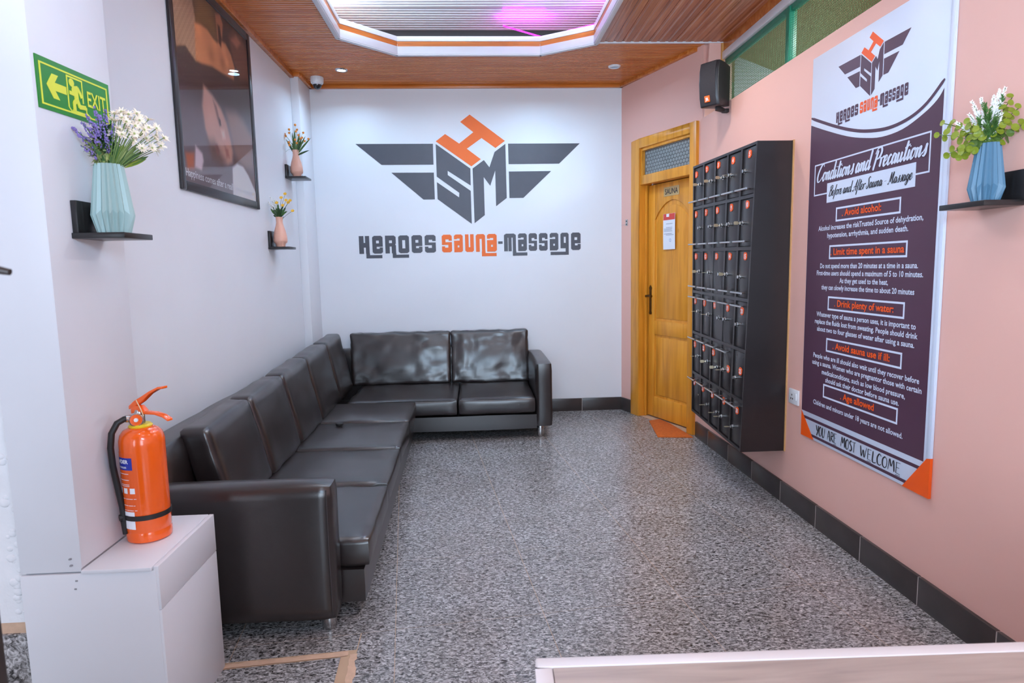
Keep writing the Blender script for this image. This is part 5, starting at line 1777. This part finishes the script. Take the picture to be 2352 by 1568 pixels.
for a, hgt, f, drop in ((-.150, .055, .03, .0), (-.135, .095, .01, 0), (-.12, -.02, .04, .0), (-.085, -.035, .05, 0), (-.07, .085, .03, 0), (.055, .155, -.01, 0), (.075, .115, .01, 0), (.035, .075, .03, 0), (.135, .075, .0, 0), (-.045, .05, .05, 0)):
    tip = top+rs*a+fw_*f+Vector((0, 0, hgt))
    pts = bez(top+rs*a*.08+Vector((0, 0, -.02)), tip, Vector((0, 0, .05)), 9)
    stm = put('stem', MB().tube(pts, .0016, 5), leafe, t)
    for k in range(2, 9):
        d = (pts[k]-pts[k-1]).normalized()
        o_ = d.orthogonal().normalized()
        o_.rotate(Matrix.Rotation(k*1.4+a*9, 3, d))
        for sgn in (-1, 1):
            if k == 8 and sgn == 1:
                continue
            r_ = .0145-.0006*k+.002*rnd.random()
            disc_leaf(stm, pts[k]+o_*sgn*r_*.9, (d*.7+fw_*.8+o_*sgn*.3+rv(.3)), r_, leafy if (k > 4 or rnd.random() < .3) else leafe)
t = thing('white_plume_bunch', 'feathery white flower plumes in the slate blue vase', 'flowers', top+Vector((0, 0, .01)))
for a, hgt, f in ((-.055, .155, .01), (-.03, .165, .0), (.005, .165, .0), (.02, .185, .0), (.035, .19, -.01), (-.095, .09, .02), (-.06, .11, .03), (.03, .10, .04), (-.02, .08, .05)):
    tip = top+rs*a+fw_*f+Vector((0, 0, hgt))
    pts = bez(top+Vector((0, 0, -.05)), tip, Vector((0, 0, .02)))
    stm = put('stem', MB().tube(pts, .0013, 5), leafg, t)
    s_ = MB()
    d = (pts[-1]-pts[-3]).normalized()
    for k in range(110):
        u = rnd.random()
        o_ = rv(1)
        o_ = (o_-d*o_.dot(d)).normalized()
        c_ = tip-d*.095*u
        s_.leaf(c_, o_*.8+d*.9, fw_, .008+.013*u, .0034, .1, 2)
    put('plume', s_, wht, stm)
t = thing('fern_bunch', 'fine green fern spikes among the white plumes in the slate blue vase', 'flowers', top+Vector((0, 0, .02)))
for a, hgt, f in ((-.02, .135, .03), (-.005, .115, .045), (-.03, .09, .045), (.03, .16, -.005), (.015, .08, .05), (-.01, .06, .055)):
    tip = top+rs*a+fw_*f+Vector((0, 0, hgt))
    pts = bez(top+Vector((0, 0, -.05)), tip, Vector((0, 0, .02)))
    stm = put('stem', MB().tube(pts, .0015, 5), leafg, t)
    s_ = MB()
    d = (pts[-1]-pts[-3]).normalized()
    for k in range(80):
        u = rnd.random()
        o_ = rv(1)
        o_ = (o_-d*o_.dot(d)).normalized()
        s_.leaf(tip-d*(hgt*.85)*u, o_*.7+d*.9, fw_, .016, .004, .1, 2)
    put('frond', s_, leafg, stm)

# ------------------------------------------------------------------ reception counter in the foreground
DA = R(-1.85)
ux, uy = Vector((math.cos(DA), math.sin(DA), 0)), Vector((-math.sin(DA), math.cos(DA), 0))
D0 = Vector((.091, 1.071, 0))
def DK(a, b, c=0):          # along the front edge, back towards the camera, up
    return D0+ux*a-uy*b+Vector((0, 0, c))
dk = thing('reception_counter', 'white edged counter with a wood grain top in the foreground', 'counter', DK(.8, .3, 0))
dtop = wood_mat('grey_oak_laminate', (150, 138, 132), (172, 158, 150), (190, 178, 170), .4, (.8, 9, 6), 3)
HT = .75
put('worktop', MB().prism([(.029, .030), (1.70, .030), (1.70, .62), (.029, .62)], DK, HT-.03, HT-.001), dtop, dk)
ed = MB()
ed.prism([(0, 0), (1.73, 0), (1.73, .029), (0, .029)], DK, HT-.03, HT)
ed.prism([(0, .029), (.028, .029), (.028, .65), (0, .65)], DK, HT-.03, HT)
put('edge_band', ed, trimw, dk, bevel=.003)
put('front_panel', MB().prism([(.04, .03), (1.70, .03), (1.70, .05), (.04, .05)], DK, .0, HT-.03), dtop, dk)
put('side_panel', MB().prism([(.04, .05), (.06, .05), (.06, .60), (.04, .60)], DK, .0, HT-.03), trimw, dk)
put('side_panel', MB().prism([(1.68, .05), (1.70, .05), (1.70, .60), (1.68, .60)], DK, .0, HT-.03), trimw, dk)
